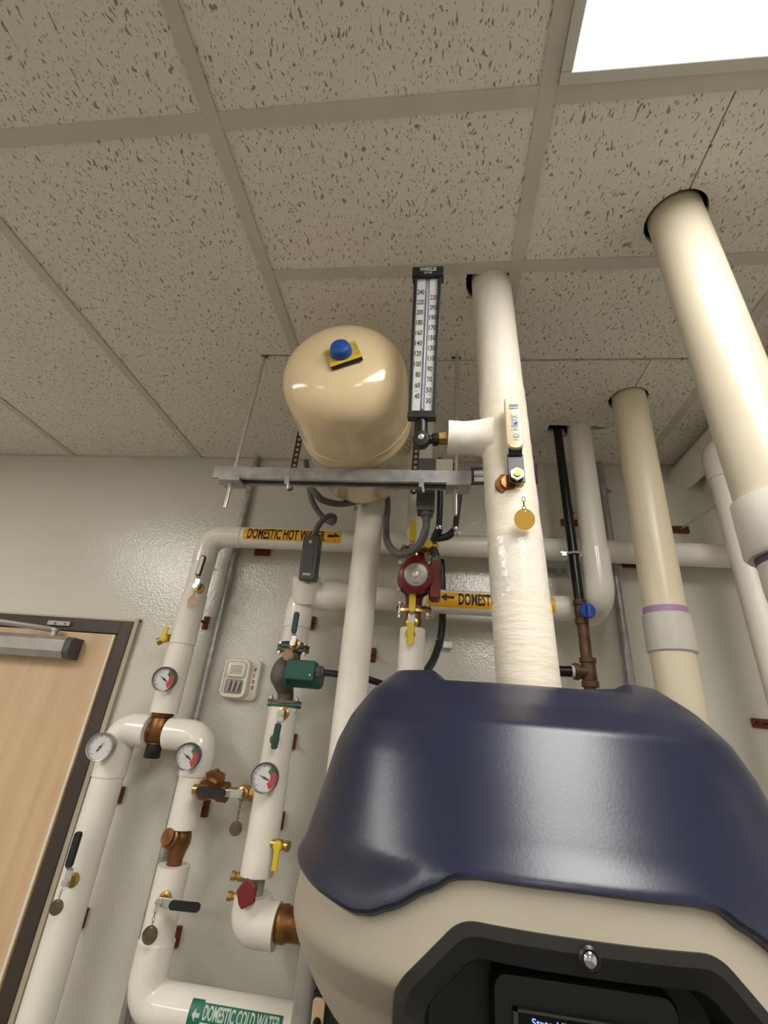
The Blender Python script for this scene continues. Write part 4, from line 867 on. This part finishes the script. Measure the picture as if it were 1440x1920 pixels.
for i in range(7):
    for j in range(5): b.box((cx + dxc - .018 + i * .006 + (j % 2) * .001, W - .0492, cz + .026 + (j - 2) * .0055), (.0024, .001, .0038), (V(.8, 0, -.6), V(0, 1, 0), V(.6, 0, .8)))
b.build('speaker_slots', M_DGREY, spk, smooth=0)
B().loft([ring(.060, .044, .006, W - .040, dxc, -.026), ring(.060, .044, .006, W - .042, dxc, -.026)]).build('reflector', mat('strobe_reflector', (140, 134, 126), 0.22, 0.8), t, smooth=50)
for k in (-1, 0, 1): B().cyl((cx + dxc + k * .016, W - .047, cz - .042), (cx + dxc + k * .016 + .004, W - .047, cz - .010), .004, n=10).build('flash_tube', M_CHROME, t)
B().loft([ring(.062, .046, .008, W - .041, dxc, -.026), ring(.058, .042, .008, W - .054, dxc, -.026)]).build('strobe_lens', M_LENS, t, smooth=50)
for k, ch in enumerate('FIRE'): letter(ch, flat(V(cx + .040, W - .0206, cz + .026 - k * .019), V(1, 0, 0), V(0, 0, 1), .009 if ch != 'I' else .003, .012), 'lettering', M_RED, bpl, offset=.03)

# ================================================================ boiler
X0 = .132
def interp(tb, z):
    if z >= tb[0][0]: return tb[0][1]
    for (z0, a0), (z1, a1) in zip(tb, tb[1:]):
        if z >= z1:
            u = (z0 - z) / (z0 - z1); return a0 + (a1 - a0) * u
    return tb[-1][1]
TA = [(.095, .175), (.080, .192), (.053, .224), (.015, .250), (-.02, .266), (-.055, .274), (-.10, .284), (-.144, .295), (-.19, .301), (-.205, .301), (-.225, .296), (-.247, .285), (-.27, .270), (-.29, .252), (-.306, .233), (-.33, .222), (-.9, .215)]
TF = [(.095, .715), (.080, .690), (.065, .655), (.040, .605), (.016, .570), (-.02, .552), (-.06, .532), (-.112, .505), (-.19, .505), (-.200, .507), (-.206, .513), (-.245, .565), (-.30, .605), (-.34, .615), (-.9, .615)]
YS = .765
EX = .86
def plan(tdeg, z, off=0.0):
    s, c = math.sin(math.radians(tdeg)), math.cos(math.radians(tdeg))
    a = interp(TA, z) + off; F = interp(TF, z) - off
    return V(X0 + a * math.copysign(abs(s) ** EX, s), YS - (YS - F) * max(c, 0) ** EX, z)
def ysurf(dx, z):
    a = interp(TA, z); F = interp(TF, z); s = min(1, (abs(dx) / a)) ** (1 / EX)
    return YS - (YS - F) * math.sqrt(max(0, 1 - s * s)) ** EX
boil = thing('boiler', 'large boiler with navy blue hood and warm grey front cover', 'boiler', (X0, .85, ZF))
NT = 120; TS = [-90 + 180 * k / NT for k in range(NT + 1)]
def smooth01(x): x = max(0, min(1, x)); return x * x * (3 - 2 * x)
def zbot(dx):
    a = abs(dx)
    pts = [(0, -.1125), (.090, -.1135), (.110, -.1165), (.130, -.1290), (.165, -.1500), (.182, -.1585), (.198, -.1620), (.240, -.159), (.275, -.1545), (.31, -.150)]
    for (d0, z0), (d1, z1) in zip(pts, pts[1:]):
        if a <= d1:
            u = smooth01((a - d0) / (d1 - d0)) * .5 + .5 * (a - d0) / (d1 - d0); return z0 + (z1 - z0) * u
    return pts[-1][1]
def ztop(dx): return .0655 + .0165 * smooth01((abs(dx) - .116) / .032)
# hood: rows from lip to top
lip = [(0, -.002), (0, .004), (.0025, .0078), (.006, .0092), (.010, .0086), (.015, .0066), (.022, .0054)]
rows = []
def hood_ring(kind, val, off):
    out = []
    for tt in TS:
        s = math.sin(math.radians(tt)); dx = .297 * math.copysign(abs(s) ** EX, s)
        zb = zbot(dx); zt = ztop(dx * .70)
        z = zb + val if kind == 'b' else zb + .022 + (zt - zb - .022) * val
        out.append(plan(tt, z, off))
    zl, zr = out[0].z, out[-1].z
    a = out[-1].x - X0
    for k in range(1, 7): out.append(V(X0 + a, YS + k * .055, zr))
    for k in range(1, 6): out.append(V(X0 + a - 2 * a * k / 6, YS + .33, zr))
    for k in range(6, 0, -1): out.append(V(X0 - a, YS + k * .055, zl))
    return out
for dz, off in lip: rows.append(hood_ring('b', dz, off))
NV = 34
for k in range(1, NV + 1): rows.append(hood_ring('t', k / NV, .005))
last = rows[-1]; cen = V(X0, .90, 0)
rows.append([V(p.x + (cen.x - p.x) * .015, p.y + (cen.y - p.y) * .03, p.z + .002) for p in last])
rows.append([V(p.x + (cen.x - p.x) * .10, p.y + (cen.y - p.y) * .10, p.z - .004) for p in last])
hb = B(); hb.loft(rows, cap=False); n = len(rows[-1]); hb.f.append(tuple(range(len(hb.v) - n, len(hb.v))))
hb.build('hood', M_NAVY, boil, smooth=28)
# grey front cover with an opening for the control panel
PAN = [(-.104, -.1425), (.104, -.1425), (.160, -.199), (.160, -.36), (.104, -.41), (-.104, -.41), (-.160, -.36), (-.160, -.199)]
def rpoly(P, r, n=6):
    out = []
    for i in range(len(P)):
        a, b, c = [Vector((*P[(i + d) % len(P)], 0)) for d in (-1, 0, 1)]
        p0 = b + (a - b).normalized() * r; p1 = b + (c - b).normalized() * r
        for k in range(n + 1):
            t_ = k / n; q = p0 * (1 - t_) ** 2 + b * 2 * t_ * (1 - t_) + p1 * t_ * t_; out.append((q.x, q.y))
        nx = c + (b - c).normalized() * r
        for k in range(1, 14): q = p1 + (nx - p1) * (k / 14); out.append((q.x, q.y))
    return out
def inset(P, d):
    out = []
    for i in range(len(P)):
        a, b, c = [Vector(P[(i + k) % len(P)]) for k in (-1, 0, 1)]
        e1 = (b - a).normalized(); e2 = (c - b).normalized(); n1 = Vector((e1.y, -e1.x)); n2 = Vector((e2.y, -e2.x))
        nn = (n1 + n2).normalized(); out.append(tuple(b + nn * (d / max(.3, nn.dot(n1)))))
    return out
def inside(x, y, P):
    r = False
    for i in range(len(P)):
        (x1, y1), (x2, y2) = P[i], P[(i + 1) % len(P)]
        if (y1 > y) != (y2 > y) and x < (x2 - x1) * (y - y1) / (y2 - y1) + x1: r = not r
    return r
hole = inset(PAN, .0050)
zs = [-.02 - .0045 * k for k in range(0, 110)]
g = B(); ringN = None; rings = []
for z in zs:
    r_ = [plan(tt, z) for tt in TS]; a = r_[-1].x - X0
    r_ = r_ + [V(X0 + a, YS + k * .055, z) for k in range(1, 7)]
    r_ = [V(X0 - a, YS + k * .055, z) for k in range(6, 0, -1)] + r_
    rings.append(r_)
m = len(rings[0]); vs = [p for r_ in rings for p in r_]; fs = []
for i in range(len(rings) - 1):
    for j in range(m - 1):
        c = (rings[i][j] + rings[i + 1][j + 1]) / 2
        if c.y < YS - .01 and inside(c.x - X0, c.z, hole): continue
        fs.append((i * m + j, i * m + j + 1, (i + 1) * m + j + 1, (i + 1) * m + j))
g.add(vs, fs); g.build('front_cover', M_GREY, boil, smooth=50)
B().bx(X0 - .232, X0 + .232, .80, 1.14, ZF, -.01).build('cabinet', M_BLACKG, boil, smooth=0, bevel=.004)
# bezel
def panel_ring(P, depth, r): return [V(X0 + x, ysurf(x, max(y, -.195)) + depth, y) for x, y in rpoly(P, r)]
def flat_ring(P, Y, r): return [V(X0 + x, Y, y) for x, y in rpoly(P, r)]
rg = [panel_ring(PAN, .09, .016), panel_ring(PAN, .002, .016), panel_ring(inset(PAN, .0012), -.0014, .015), panel_ring(inset(PAN, .010), -.0022, .014), panel_ring(inset(PAN, .027), .009, .012), panel_ring(inset(PAN, .0285), .012, .012), flat_ring(inset(PAN, .032), .605, .012), flat_ring(inset(PAN, .06), .610, .008)]
bz = B(); bz.loft(rg, cap=False); n = len(rg[-1]); bz.f.append(tuple(range(len(bz.v) - n, len(bz.v)))); bz.build('panel_bezel', M_BLACKG, boil, smooth=30)
mo = [V(X0 + .012 + a, .588, -.262 + b) for a, b in rrect(.165, .130, .012, 5)]; cm = V(X0 + .012, .588, -.262)
scr = B().loft([[p + V(0, .024, 0) for p in mo], mo, [cm + (p - cm) * .97 + V(0, -.004, 0) for p in mo]]).build('display_module', M_BLACKG, boil, smooth=40)
zsc = -.222
B().bx(X0 - .048, X0 + .068, .5805, .5835, -.300, zsc).build('screen', M_SCREEN, scr, smooth=0)
B().bx(X0 - .052, X0 - .048, .5795, .5835, -.300, zsc + .002).bx(X0 - .052, X0 + .072, .5795, .5835, zsc, zsc + .002).build('screen_rim', M_DGREY, scr, smooth=0)
letter('State HI', flat(V(X0 - .036, .5798, zsc - .0080), V(1, 0, 0), V(0, 0, 1), .030, .0052), 'screen_lettering', M_SCRTXT, scr)
yb = ysurf(.0, -.1535); bc_ = V(X0 - .001, yb + .002, -.1545)
B().lathe(bc_, (0, -1, .05), [(.0085, 0), (.0088, .006), (.0068, .0078), (.0062, .0065)], 20).build('button_ring', M_BLACK, boil)
B().lathe(bc_, (0, -1, .05), [(.0062, 0), (.0062, .0062), (.0045, .008), (.0005, .0088)], 20).build('button', M_CHROME, boil, smooth=60)
q = at(571, 1588, .735); B().lathe(V(X0 - .301, .745, q.z + .002), (-1, -.4, 0), [(.004, 0), (.004, .004), (.0025, .0055)], 10).build('side_screw', M_ZINC, boil)

# brushed metal drop pipe and cover plate beside the cabinet
q = at(580, 1880, 1.0)
t = thing('metal_pipe', 'brushed silver pipe low beside the boiler cover', 'pipe', (q.x, 1.0, ZF))
B().cyl((q.x - .002, 1.0, ZF), (q.x - .002, 1.0, -.33), .024, n=24).build('tube', M_SILVER, t)
B().tube(fillet([(q.x - .002, 1.0, -.345), (q.x - .002, 1.0, -.30), (q.x + .082, 1.0, -.30)], .03), .0235, 20).build('elbow', M_SILVER, t)
q = at(595, 1900, .93)
t = thing('outlet_plate', 'beige cover plate with a dark oval knob at the bottom beside the boiler', 'plate', (q.x, .93, q.z))
B().prism(rrect(.019, .080, .005, 4), V(q.x + .001, .936, q.z - .024), V(1, 0, 0), V(0, 0, 1), OUT, .006).build('plate', M_BEIGE, t, smooth=40, bevel=.001)
B().lathe(V(q.x + .001, .930, q.z - .010), OUT, [(.006, 0), (.006, .003), (.004, .008)], 16).build('knob', M_BLACK, t)
B().bx(q.x - .010, q.x + .05, .937, .99, q.z - .07, q.z + .02).build('housing', M_BLACKG, t, smooth=0)
